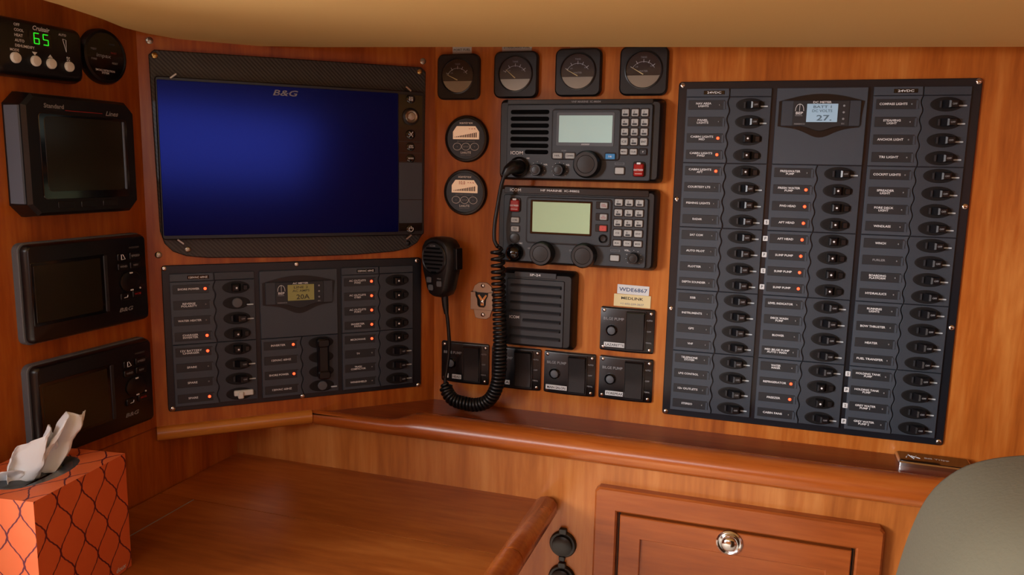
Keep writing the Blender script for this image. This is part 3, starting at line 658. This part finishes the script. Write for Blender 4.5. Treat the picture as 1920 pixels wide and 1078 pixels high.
for x, s in ((148, 'GRP'), (204, 'CH')): text(fc, s, X(x), Y(206), 2.2, 25.2, 'grey_print')
text(fc, 'VOL', X(277), Y(210), 2.2, 25.2, 'white_print')
for k in range(9):
    a = math.radians(-40+k*32.5); put('dial_tick', shared('tick', lambda: None), sr, (X(286.2)+9.8*math.cos(a), Y(200.7)+9.8*math.sin(a), 25))
keybtn(sr, X(262.2), Y(199.4), 11.5, 7.4, '', sub=False)
b = MB(); b.slab(13, 3.4, .8, 24.8, 25.4, .2, X(262.4), Y(208.8)); p_ = b.build('power_label', 'gasket_grey', sr); text(p_, 'POWER', X(262.4), Y(208.8), 2, 25.55, 'dark_print', w=10)
distress(sr, X(126.8), Y(262.6))
keybtn(sr, X(127.2), Y(242.8), 11, 6.6, '2182', th=2, tw=7, sub=False); keybtn(sr, X(127.4), Y(231), 11, 6.6, 'FREQ\nCALL', th=1.6, tw=6, sub=False)
b = MB(); b.lathe([(7, 24), (7, 26), (5.6, 26.6), (1, 26.4)], X(126.7), Y(218.7), 24); b.build('headphone_cover', 'rubber', sr)
text(fc, 'MIC', X(135.5), Y(212), 1.9, 25.2, 'white_print')
b = MB(); b.lathe([(12, 24), (12, 28), (10.5, 30), (9.6, 34), (6, 37.5), (1, 38.6)], X(127.2), Y(199.6), 28); b.build('microphone_socket_cap', 'black_gloss', sr)

sp = thing('extension_speaker', 'square black slatted extension speaker behind the coiled cord', 'speaker', 'B', 157.5, 122.5)
b = MB(); o_ = lambda i, r_: rrect(105-2*i, 107-2*i, r_, 0, 0, 3)
b.loft([[(x, y, 0) for x, y in o_(0, 6)], [(x, y, 8) for x, y in o_(0, 6)], [(x, y, 18) for x, y in o_(4, 5)], [(x, y, 20) for x, y in o_(5.5, 4)]]); b.build('case', 'black_plastic', sp)
b = MB(); b.slab(80, 90, 2, 18, 21.5, .8, -1.5, -3.5); b.build('grille_panel', 'dark_grey_plastic', sp)
for i in range(7):
    b = MB(); y = 32.5-11.7*i; x0 = -36 if i != 4 else -18
    b.loft([[(x0, y+2.6, 21), (35, y+2.6, 21), (35, y-2.6, 21), (x0, y-2.6, 21)], [(x0, y-.6, 24.4), (33.5, y-.6, 24.4), (33.5, y-2.2, 24), (x0, y-2.2, 24)]]); b.build('louvre', 'dark_grey_plastic', sp, smooth=0)
b = MB(); b.slab(58, 7.5, 1, 19, 21.6, .5, -2, 47.3); q_ = b.build('name_strip', 'dark_grey_plastic', sp); text(q_, 'SP-24', -2, 47.6, 3.0, 21.8, 'white_print', w=15)
text(q_, 'ICOM', -30, -11.2, 3.8, 22.3, 'white_print', w=14)

# ------------------------------------------------------------------ bilge pump switches
def bilge(u, v, where, label, lx=-13.5, lw=24):
    t = thing('bilge_pump_switch', label, 'switch panel', 'B', u, v, group='bilge pump switch panels')
    q = MB(); n = 14; R = []
    prof = lambda x: 3.2+3.0*(1-(x/36)**2)
    for z in (0, 1):
        R.append([(x, y, 0 if z == 0 else (2.2 if abs(x) > 34 else prof(x)-.6 if abs(y) > 27 else prof(x))) for x, y in rrect(71.5, 59, 4, 0, 0, 3)])
    # convex plate as a grid
    xs = [-35.75+71.5*k/n for k in range(n+1)]
    sec = lambda y, dz, cut: [(max(-35.75+cut, min(35.75-cut, x)), y, max(.6, prof(x)-dz)) for x in xs]
    rows = [(-29.5, 1.4, 1.5), (-28.3, .3, .4), (-27, 0, 0), (27, 0, 0), (28.3, .3, .4), (29.5, 1.4, 1.5)]
    G = [q.ring(sec(*r_)) for r_ in rows]; B0 = [q.ring([(p[0], p[1], 0) for p in sec(*r_)]) for r_ in rows]
    for g, sgn in ((G, 1), (B0, -1)):
        for a, b2 in zip(g, g[1:]):
            for k in range(n): q.f.append((a[k], a[k+1], b2[k+1], b2[k]))
    for k in range(n): q.f.append((G[0][k], B0[0][k], B0[0][k+1], G[0][k+1])); q.f.append((G[-1][k], B0[-1][k], B0[-1][k+1], G[-1][k+1]))
    for a in range(len(rows)-1):
        for k in (0, n): q.f.append((G[a][k], B0[a][k], B0[a+1][k], G[a+1][k]))
    pl = put('plate', shared('bplate', lambda: q.mesh('plate', 'black_satin')), t)
    def rk():
        z = MB(); R = []
        for y, zz in ((-25, 5), (-24, 8.5), (-8, 7.4), (2, 7.6), (24, 12), (25, 10), (25.3, 5)): R.append([(-11.8, y, 3), (11.8, y, 3), (11.8, y, zz-.5), (11, y, zz), (-11, y, zz), (-11.8, y, zz-.5)])
        z.loft(R); return z.mesh('rocker', 'black_plastic', 25)
    put('rocker', shared('rocker', rk), t, (11.5, 0, 0))
    put('rocker_frame', shared('rframe', lambda: MB().frame(27, 54, 2, 1.4, 2, 7).mesh('rocker_frame', 'black_satin')), t, (11.5, 0, 0))
    put('fuse_ring', shared('fring', lambda: MB().lathe([(7.6, 3), (7.6, 7), (6.6, 8), (5.6, 7)], n=28).mesh('fuse_ring', 'black_gloss')), t, (-20, -1.5, 0))
    fz = put('fuse_cap', shared('fcap', lambda: MB().lathe([(5.2, 4), (5.2, 8.4), (4.4, 9), (1, 9)], n=24).mesh('fuse_cap', 'gasket_grey')), t, (-20, -1.5, 0))
    text(pl, 'BILGE PUMP', -17.5, 14.3, 3.7, 6.4, 'grey_print', w=27)
    for y, s in ((15.3, 'AUTO'), (.5, 'OFF'), (-14.5, 'MAN.')): text(pl, s, 29.3, y, 2.1, 5.4, 'grey_print', w=8 if len(s) == 4 else 5.5)
    for x, y in ((-31, 25), (31, 24), (-31, -24.5), (30.5, -24.5)): screw(t, x, y, 3.6, 2.6)
    if where:
        b = MB(); b.slab(lw, 6.2, .3, 5, 6.9, .2, lx, -20.6); o = b.build('name_tape', 'sticker_white', t); text(o, where, lx, -20.6, 3.4, 7.05, 'dark_print', w=lw*.86)
    return t
t = bilge(49, 35, 'HEAD', 'bilge pump switch panel marked HEAD, under the hanging microphone', -11, 14)
b = MB(); b.slab(5, 6.2, .3, 4, 6, .2, -26.5, -20.6); b.build('name_tape', 'sticker_white', t)
bilge(125.3, 35, 'A', 'bilge pump switch panel half hidden behind the coiled cord', -11, 7)
bilge(202, 35, 'MAIN SALON', 'bilge pump switch panel marked MAIN SALON', -17, 30)
bilge(279, 35.4, 'FOREPEAK', 'bilge pump switch panel marked FOREPEAK', -13, 26)
bilge(278.2, 102, 'LAZARETTE', 'bilge pump switch panel marked LAZARETTE under the paper labels', -15, 29)
tape('paper_label', 283.6, 155.6, 42, 12.4, 'WDE6867', 'sticker_white', 'white paper label reading WDE6867', th=5, col='blue_print', rot=-.02)
o = tape('paper_label', 283, 141, 48.6, 16.4, 'MEDLINK', 'sticker_cream', 'cream paper label reading MEDLINK with a telephone number', th=3.6, n=.55, rot=-.01)
TEXTS[-1] = TEXTS[-1][:4] + (3.2,) + TEXTS[-1][5:8] + (29,) + TEXTS[-1][9:]
text(o, '+1-602-239-3627', 0, -4.2, 2.6, .65, 'grey_print', w=31)

# ------------------------------------------------------------------ microphone hanger
hg = thing('microphone_hanger', 'empty stainless steel microphone hanger clip screwed to the wall', 'bracket', 'B', 74.3, 127)
b = MB(); b.poly([(-15, -3), (15, -3), (15, 13), (12.5, 20), (6, 25), (-6, 25), (-12.5, 20), (-15, 13)], 0, 2, .4); b.build('back_plate', 'steel', hg)
b = MB(); b.poly([(-11, -25), (-6, -26.5), (6, -26.5), (11, -23), (14, -12), (-14, -12)], 0, 2, .4); b.build('lower_tab', 'steel', hg)
b = MB(); pts = [(-16.5, -13), (16.5, -13), (16.5, 12), (9.5, 12), (9, 7), (6.5, 2), (6, -6), (3.5, -9), (-3.5, -9), (-6, -6), (-6.5, 2), (-9, 7), (-9.5, 12), (-16.5, 12)]
b.poly(pts, 5, 6.6, .4); b.box(-16.5, -14.9, -13, 12, 1, 6); b.box(14.9, 16.5, -13, 12, 1, 6); b.build('clip', 'steel', hg)
b = MB(); b.box(-9, 9, -9, 11, 2, 2.4); b.build('keyhole', 'dark_print', hg, smooth=0)
b = MB(); b.poly([(-2.6, -7.5), (2.6, -7.5), (2.8, 0), (7.2, 7), (4.6, 8.6), (0, 2.6), (-4.6, 8.6), (-7.2, 7), (-2.8, 0)], 2.6, 4, .3); b.lathe([(2.4, 3.5), (2.4, 5), (1, 5.8)], 0, -2, 14); b.build('spring', 'chrome', hg)
screw(hg, 0, 20.5, 2, 3); screw(hg, .6, -20.5, 2, 3)

# ------------------------------------------------------------------ fist microphone and its coiled cord
mtx = WALL['B'] @ Matrix.Translation((.026, .175, .026)) @ Matrix.Rotation(math.radians(-20), 4, 'Y') @ Matrix.Rotation(math.radians(2), 4, 'Z')
mc = thing('fist_microphone', 'black fist microphone hanging by the wall corner', 'microphone', mat=mtx)
def mic_out(k): 
    half = [(0, 41.5), (12, 40.5), (21, 37), (26.5, 30), (28.5, 20), (28.5, 8), (26, -6), (21.5, -20), (18.5, -31), (13, -39), (6, -42)]
    pts = half + [(-x, y) for x, y in reversed(half[1:])]; return [(x*k, y*(k*.5+.5)) for x, y in pts][::-1]
b = MB(); b.loft([[(x, y, z) for x, y in mic_out(k)] for k, z in ((.78, -8), (.96, -4), (1, 4), (.97, 13), (.86, 18.5), (.8, 19.4))]); body = b.build('body', 'black_plastic', mc)
b = MB(); b.lathe([(22.5, 18), (22.5, 20.5), (21, 21.8), (20, 21)], 0, 13, 36); b.build('grille_ring', 'black_satin', mc)
b = MB(); b.lathe([(20.4, 19), (20.4, 21), (15, 21.6), (3, 21.9)], 0, 13, 36); gr = b.build('grille', 'dark_grey_plastic', mc)
for i in range(7):
    y = 27-5.4*i-1; hw = math.sqrt(max(20, 330-(y-13)**2)); b = MB(); b.slab(2*hw, 2.2, 1, 21, 22.6, .4, 0, y); b.build('grille_slot', 'slot_black', mc)
text(gr, 'ICOM', 0, 29.6, 2.8, 22.6, 'grey_print', w=10)
for x, y in ((-10.5, -17.5), (-7.5, -28), (8.5, -22)): b = MB(); b.slab(8.5, 8, 2, 17, 21.4, .8, x, y); b.build('key', 'gasket_grey', mc)
text(body, 'HI/LO', 8.5, -15, 1.9, 20, 'grey_print', w=7)
b = MB(); b.slab(6, 30, 2, -2, 10, 1, 29, 12); b.build('talk_key', 'black_satin', mc)
b = MB(); b.lathe([(7, -8), (7, -14), (5, -16), (2, -17)], 0, 22, 20); b.build('hang_button', 'steel', mc)
# cord path in wall-B coordinates (u, v, n)
def spline(P, step):
    P = [Vector(p) for p in P]; out = []
    for i in range(len(P)-1):
        p0, p1, p2, p3 = P[max(i-1, 0)], P[i], P[i+1], P[min(i+2, len(P)-1)]
        n = max(2, int((p2-p1).length/step))
        for k in range(n):
            t = k/n; out.append(.5*((2*p1)+(p2-p0)*t+(2*p0-5*p1+4*p2-p3)*t*t+(3*p1-p0-3*p2+p3)*t**3))
    out.append(P[-1]); return out
cord = thing('coiled_cord', 'black coiled microphone cord looping down from the upper radio to the microphone', 'cord', 'B', 0, 0)
lead1 = spline([(30.5, 135, 33), (32, 118, 33), (34.5, 98, 32), (36, 64, 30), (33, 34, 30), (30.5, 16, 31), (31.5, 9, 32)], 4)
b = MB(); b.tube(lead1, 2.5, 10); b.build('straight_lead', 'rubber', cord)
b = MB(); b.tube([(29.6, 138, 33), (31, 122, 33), (32.4, 110, 32.6)], [5, 4.6, 3.2], 12); b.build('strain_relief', 'rubber', cord)
axis = spline([(31, 12, 32), (35, 0, 34), (46, -9.5, 38), (64, -12.5, 40), (82, -12, 41), (99, -4, 42), (110, 14, 43), (114.5, 40, 43), (114.5, 80, 42), (113, 120, 42), (111.5, 160, 44), (110.5, 209, 47)], 1)
L_ = [0]
for p, q in zip(axis, axis[1:]): L_.append(L_[-1]+(q-p).length)
tot = L_[-1]; path = []; ph = 0; prev = 0; up = None; N = int(tot/.42)
j = 0
for i in range(N+1):
    s = tot*i/N
    while j < len(L_)-2 and L_[j+1] < s: j += 1
    c = axis[j].lerp(axis[j+1], (s-L_[j])/max(1e-6, L_[j+1]-L_[j])); tg = (axis[min(j+4, len(axis)-1)]-axis[max(j-4, 0)]).normalized()
    up = tg.orthogonal().normalized() if up is None else (up-tg*up.dot(tg)).normalized(); q = tg.cross(up)
    fr_ = s/tot; pitch = 5.0 + 4.6*max(0, (fr_-.5)/.5)**1.3
    ph += 2*math.pi*(s-prev)/pitch; prev = s
    rr = 7.6*min(1, s/8+.15, (tot-s)/8+.15)
    path.append(c + rr*(up*math.cos(ph)+q*math.sin(ph)))
b = MB(); b.tube(path, 2.45, 7); b.build('coil', 'rubber', cord, smooth=80)
lead2 = spline([(110.5, 209, 47), (106, 216, 47), (105.5, 236, 46), (109, 262, 45), (113, 284, 46), (117, 298, 47), (121.5, 306, 48)], 4)
b = MB(); b.tube(lead2, 2.6, 10); b.build('straight_lead', 'rubber', cord)
b = MB(); b.tube([(118, 301, 47.5), (123, 308, 48), (128, 311.5, 44), (131, 312, 36), (131, 312, 27)], [4, 6.5, 8.6, 9.5, 9.5], 18); b.build('plug', 'rubber', cord)

# ------------------------------------------------------------------ left wall instruments
th = thing('climate_control_panel', 'black air conditioning control with green digits and four white buttons', 'control panel', 'L', -143, 418)
b = MB(); b.loft([[(x, y, z) for x, y in rrect(w, h, r_, 0, 0, 4)] for w, h, r_, z in ((106, 56, 8, 0), (106, 56, 8, 8), (102, 53, 8, 15), (94, 48, 6, 19), (90, 45, 5, 19.6))]); tc = b.build('case', 'black_satin', th)
for x, y in ((-29.5, -11), (-8, -11.4), (9.4, -11.8), (30.4, -12.2)): b = MB(); b.lathe([(5.2, 18), (5.2, 21.5), (4.4, 22.8), (1, 23.2)], x, y, 24); b.build('button', 'button_white', th)
for i, s in enumerate(('OFF', 'COOL', 'HEAT', 'AUTO', 'DEHUMIDIFY')): text(tc, s, -28.5, 20.5-4.9*i, 2.6, 19.8, 'white_print', align='L')
text(tc, 'MODE', -29.5, -3.6, 2.4, 19.8, 'white_print'); text(tc, 'Cruisair', 1, 20.4, 4.4, 19.8, 'white_print', w=19, shear=.2)
b = MB(); b.slab(24, 14, 1, 19, 19.9, .2, 0, 10.5); ds = b.build('display', 'black_gloss', th)
def seg7(parent, ch, cx, cy, w, h, z, mat):
    on = {'6': 'afgedc', '5': 'afgcd'}[ch]; t_ = .9
    P = {'a': (0, h/2, w, t_), 'g': (0, 0, w, t_), 'd': (0, -h/2, w, t_), 'f': (-w/2, h/4, t_, h/2), 'b': (w/2, h/4, t_, h/2), 'e': (-w/2, -h/4, t_, h/2), 'c': (w/2, -h/4, t_, h/2)}
    q = MB()
    for c in on: x, y, ww, hh = P[c]; q.box(cx+x-ww/2, cx+x+ww/2, cy+y-hh/2, cy+y+hh/2, z, z+.3)
    q.build('digit', mat, parent, smooth=0)
seg7(ds, '6', -5, 10.5, 5.4, 10, 19.9, 'green_digit'); seg7(ds, '5', 5.2, 10.5, 5.4, 10, 19.9, 'green_digit')
text(tc, 'AUTO', 25, 18.5, 2.3, 19.8, 'white_print')
b = MB(); b.poly([(-10.8, -2.8), (-5.2, -2.8), (-8, -6)][::-1], 19.5, 19.9); b.poly([(6.6, -6.2), (12.2, -6.2), (9.4, -3)], 19.5, 19.9); b.build('arrow_marks', 'white_print', tc, smooth=0)
b = MB(); b.tube([(25, 14.5, 19.8), (29, 14, 19.8), (28.6, 2, 19.8), (25, 14.5, 19.8)], .25, 4); b.build('fan_scale', 'white_print', tc)
b = MB()
for k in range(4): a = math.pi*k/2+.5; b.poly([(30.4+.3*math.cos(a), -4.6+.3*math.sin(a)), (30.4+2.6*math.cos(a), -4.6+2.6*math.sin(a)), (30.4+2.2*math.cos(a+.8), -4.6+2.2*math.sin(a+.8))], 19.5, 19.9)
b.build('fan_mark', 'white_print', tc, smooth=0)

ig = thing('smoke_alarm_gauge', 'round black detection system gauge beside the climate control', 'gauge', 'L', -53, 424)
b = MB(); b.lathe([(30, 0), (30, 5), (28.5, 8), (26, 9), (25.4, 7.4)], n=48); b.build('bezel', 'black_satin', ig)
b = MB(); b.lathe([(25.8, 6), (25.8, 7.8)], n=48); g_ = b.build('dial', 'black_gloss', ig)
text(g_, 'impax', -3, 0, 4.2, 8, 'grey_print', w=20, shear=.15); text(g_, 'SMOKE DETECTION\nSYSTEM', -2, -16.5, 2.1, 8, 'white_print', w=26)
for x, y, s, mt_ in ((-16, 6.4, 'TEST', 'grey_print'), (-16, -4, 'FIRE', 'grey_print'), (12, -6, 'RESET', 'grey_print'), (11, 5, 'FAULT', 'red_print'), (9, 14, 'POWER', 'dim_print')): text(g_, s, x, y, 1.9, 8, mt_, w=8)

ah = thing('autopilot_display', 'thick black instrument with chamfered corners and dark brown screen', 'instrument', 'L', -104, 314.5)
def octo(w, h, c): return [(-w/2+c, -h/2), (w/2-c, -h/2), (w/2, -h/2+c), (w/2, h/2-c), (w/2-c, h/2), (-w/2+c, h/2), (-w/2, h/2-c), (-w/2, -h/2+c)]
b = MB(); b.loft([[(x, y, z) for x, y in octo(w, h, c)] for w, h, c, z in ((142, 124, 12, 0), (142, 124, 12, 6), (138, 120, 11, 22), (132, 114, 9, 26))]); ac_ = b.build('case', 'black_satin', ah, smooth=20)
b = MB(); b.box(-71.6, -69.4, -48, 48, 3, 21); b.build('side_panel', 'side_slate', ah, smooth=0)
b = MB(); b.slab(110, 86, 4, 25, 27, .5, 1, -1); b.build('screen_surround', 'black_gloss', ah)
b = MB(); b.slab(97, 75, 5, 26.5, 27.4, .3, 0, 1.5); b.build('screen', 'lcd_dark', ah)
b = MB(); b.slab(2.4, 74, 1, 26.5, 28.4, .4, 50, 1.5); b.build('screen_edge', 'side_slate', ah)
text(ac_, 'Standard', -35, 49.4, 4.4, 26.2, 'grey_print', w=23); text(ac_, 'Lines', 37, 46.4, 5, 26.2, 'grey_print', w=17, shear=.35)
b = MB(); b.box(-22, 24, 45.6, 46.2, 26, 26.3); b.build('red_line', 'red_print', ac_)
for x in (-28, 0, 28): b = MB(); b.slab(20, 7, 2, 25.5, 26.8, .5, x, -50); b.build('key', 'black_satin', ah)

def h3000(v, label, scr):
    t = thing('wind_instrument', label, 'instrument', 'L', -97, v, group='twin instrument displays on the left wall')
    b = MB(); b.slab(160, 105, 8, 0, 8, .8, 0, 0, 4); b.build('gasket', 'gasket_grey', t)
    b = MB(); b.loft([[(x, y, z) for x, y in rrect(w, h, r_, 1, 0, 4)] for w, h, r_, z in ((157, 102, 7, 7.5), (157, 102, 7, 12), (152, 98, 5, 16), (150, 96, 4, 16.4))]); c = b.build('case', 'black_satin', t)
    b = MB(); b.slab(92, 66, 2, 15.8, 17, .4, -28, 0); b.build('screen_surround', 'black_gloss', t)
    b = MB(); b.slab(82, 59, 1, 16.6, 17.4, .3, -30, 0); b.build('screen', scr, t)
    b = MB(); b.slab(5, 64, 1.5, 16, 18, .5, 17.5, 0); b.build('screen_edge', 'dark_grey_plastic', t)
    text(c, 'H3000', 60, 37, 2.4, 16.6, 'dim_print', w=18)
    def kb(x, y, w, h, s, mt_='grey_print', tw=None):
        q = MB(); q.slab(w, h, 2, 15.5, 18, .7, x, y); k = q.build('key', 'black_satin', t)
        if s: text(k, s, x, y, 2.4, 18.15, mt_, w=tw)
        return k
    k = kb(42, 27.5, 15, 9, ''); b = MB(); b.tube([(39.4, 24.6, 18.2), (39.6, 30.2, 18.2), (41.6, 30.2, 18.2), (44.8, 25, 18.2), (39.4, 24.6, 18.2)], .4, 5); b.build('page_icon', 'white_print', k)
    kb(60, 27.5, 16, 9, 'SPEED', 'grey_print', 12); kb(42, 16.5, 15, 8.5, 'WIND', 'grey_print', 10); kb(60, 16.5, 16, 8.5, 'NAV', 'grey_print', 7)
    b = MB(); b.lathe([(15, 15.8), (15, 17.5), (13, 18.4), (3, 18)], 52, -2, 32, 1, .8); rg = b.build('rocker_pad', 'black_satin', t)
    for y in (8, -12): b = MB(); b.slab(4.5, 1.6, .6, 18, 18.7, .2, 52, y); b.build('arrow_mark', 'white_print', rg)
    k = kb(43, -18.5, 14, 8.5, ''); b = MB(); b.tube([(45.6, -17, 18.2), (45.2, -19.4, 18.2), (40.5, -19.8, 18.2)], .4, 5); b.build('enter_icon', 'white_print', k)
    kb(61, -17.5, 15, 9, 'MOB', 'red_print', 9); b = MB(); b.lathe([(1.2, 16.2), (1, 17)], 66, -11.5, 10); b.build('key_dot', 'white_print', t)
    text(c, 'B&G', 44, -33.5, 4.6, 16.6, 'grey_print', w=21, shear=.25)
h3000(174, 'black instrument display with grey gasket, upper of the matching pair', 'lcd_dark')
h3000(48, 'black instrument display with grey gasket, lower of the pair behind the tissues', 'lcd_dark')

# ------------------------------------------------------------------ tissue box
bx = thing('tissue_box', 'orange-red cube tissue box with dark ogee lattice print', 'tissue box', mat=Matrix.Translation((-0.2035, -0.4755, -0.1073)) @ Matrix.Rotation(math.radians(7.5), 4, 'Z'))
HX, HY, HZ = 49, 60, 123
b = MB(); n = 32; hole = [(36*math.cos(2*math.pi*k/n)*.8, 44*math.sin(2*math.pi*k/n)) for k in range(n)]
def sqpt(k):
    a = 2*math.pi*k/n; c, s = math.cos(a), math.sin(a); q = min(HX/abs(c) if abs(c) > 1e-6 else 1e9, HY/abs(s) if abs(s) > 1e-6 else 1e9); return (c*q, s*q)
sq = [sqpt(k) for k in range(n)]
# snap the samples nearest each corner onto it
for cx_, cy_ in ((HX, HY), (-HX, HY), (-HX, -HY), (HX, -HY)):
    i = min(range(n), key=lambda k: (sq[k][0]-cx_)**2+(sq[k][1]-cy_)**2); sq[i] = (cx_, cy_)
b.loft([[(x*.95, y*.95, HZ-30) for x, y in hole], [(x, y, HZ-1) for x, y in hole], [(x, y, HZ) for x, y in hole], [(x, y, HZ) for x, y in sq], [(x, y, 0) for x, y in sq]], False, True)
card = b.build('carton', 'tissue_box_card', bx, smooth=20)
uv = card.data.uv_layers.new(name='UVMap')
for p in card.data.polygons:
    nx, ny, nz = (abs(c) for c in p.normal)
    for li in p.loop_indices:
        co = card.data.vertices[card.data.loops[li].vertex_index].co
        uv.data[li].uv = (co.y+.01, co.z) if nx >= max(ny, nz) else ((co.x+.004, co.z) if ny >= nz else (co.x, co.y+.02))
b = MB(); b.loft([[(x*1.0, y*1.0, HZ-1.6) for x, y in hole], [(x*.3, y*.75, HZ-5) for x, y in hole], [(x*.08, y*.7, HZ-9) for x, y in hole]], False, False); b.build('opening_film', 'film', bx)
def sheet(name, base, tip, w0, w1, bulge, seed):
    "a crumpled sheet from the slot (base) to its free edge (tip): folds run along its length"
    q = MB(); nu, nv = 26, 22; G = []; B, T = Vector(base), Vector(tip); ax = T-B; side = Vector((.12, 1, 0)); out = ax.cross(side).normalized()
    for j in range(nv+1):
        t = j/nv; row = []
        for i in range(nu+1):
            s_ = i/nu*2-1
            w = (w0+(w1-w0)*math.sin(min(1, t*1.15)*math.pi*.62))*(1-.25*t*t)
            fold = math.cos(s_*4.2+seed)*bulge*(.35+.65*math.sin(t*2.4)) + abs(math.sin(s_*3.1+seed*1.7+t))*bulge*.6
            cr = noise.noise(Vector((s_*2.3+seed, t*3.1, seed)))*5 + abs(noise.noise(Vector((s_*5, t*5+seed, 3))))*3.2
            top = 1-.20*abs(s_)**1.4-.10*math.sin(s_*3+seed)
            p = B + ax*t*top + side*s_*w*.5 + out*(fold+cr*min(1, t*2)); row.append(tuple(p))
        G.append(q.ring(row))
    for a, c in zip(G, G[1:]):
        for i in range(nu): q.f.append((a[i], a[i+1], c[i+1], c[i]))
    o = q.build(name, 'tissue', bx, smooth=28); md = o.modifiers.new('thick', 'SOLIDIFY'); md.thickness = .0004; return o
sheet('tissue_sheet', (0, 12, HZ-8), (8, 50, HZ+48), 30, 44, 7, 1.1)
sheet('tissue_sheet', (-4, -4, HZ-8), (2, 14, HZ+36), 44, 50, 9, 3.6)
sheet('tissue_sheet', (-6, -24, HZ-7), (-22, -44, HZ+12), 34, 46, 6, 5.2)

# ------------------------------------------------------------------ name plate on the ledge
npq = thing('name_plate', 'small dark name plate with chrome edge lying on the ledge', 'name plate', mat=Matrix.Translation((0.650, -0.022, -0.025)) @ Matrix.Rotation(math.radians(-1), 4, 'Z'))
b = MB(); b.slab(80, 38, 3, 0, 6, 1.5); b.build('chrome_base', 'chrome', npq)
b = MB(); b.slab(75, 33, 2, 5.5, 6.6, .3); p_ = b.build('face', 'black_gloss', npq)
text(p_, 'Bill Tripp', 3, 0, 4.4, 6.8, 'white_print', w=26)
b = MB(); b.tube([(-30, -4, 6.8), (-27, 6, 6.8), (-22, -6, 6.8), (-18, 5, 6.8)], .5, 5); b.tube([(-24, 3, 6.8), (-15, -3, 6.8)], .4, 5); b.build('swan_mark', 'white_print', p_)

# ------------------------------------------------------------------ seat back
b = MB(); P = [(530, -420), (530, -60), (533, 20), (537, 53), (543, 88), (551, 113), (562, 129), (577, 140), (602, 148), (650, 156), (720, 162), (820, 165), (1000, 165), (1000, -420)]
fine = []
fine = [P[0]] + [(p.x, p.y) for p in spline([(x, z, 0) for x, z in P[1:-1]], 5)] + [P[-1]]
rings = []
for y, ins in ((-480, 6), (-483, 2), (-490, 0), (-560, 0), (-580, 4), (-592, 12), (-600, 26)):
    rings.append([(x, y, z) for x, z in (inset(fine, ins) if ins else fine)])
b.loft(rings); o = b.build('seat_back', 'cushion', smooth=60)
tag(o, 'olive grey fabric seat back with a rounded corner by the ledge', 'seat')

text(bx, 'doux', 0, 0, 5, 0, 'sticker_white', name='printed_word', shear=.2)
flush_texts()
for o in bx.children:
    if o.name.startswith('printed_word'): o.location = (.0493, .044, .006); o.rotation_euler = (math.pi/2, 0, math.pi/2)
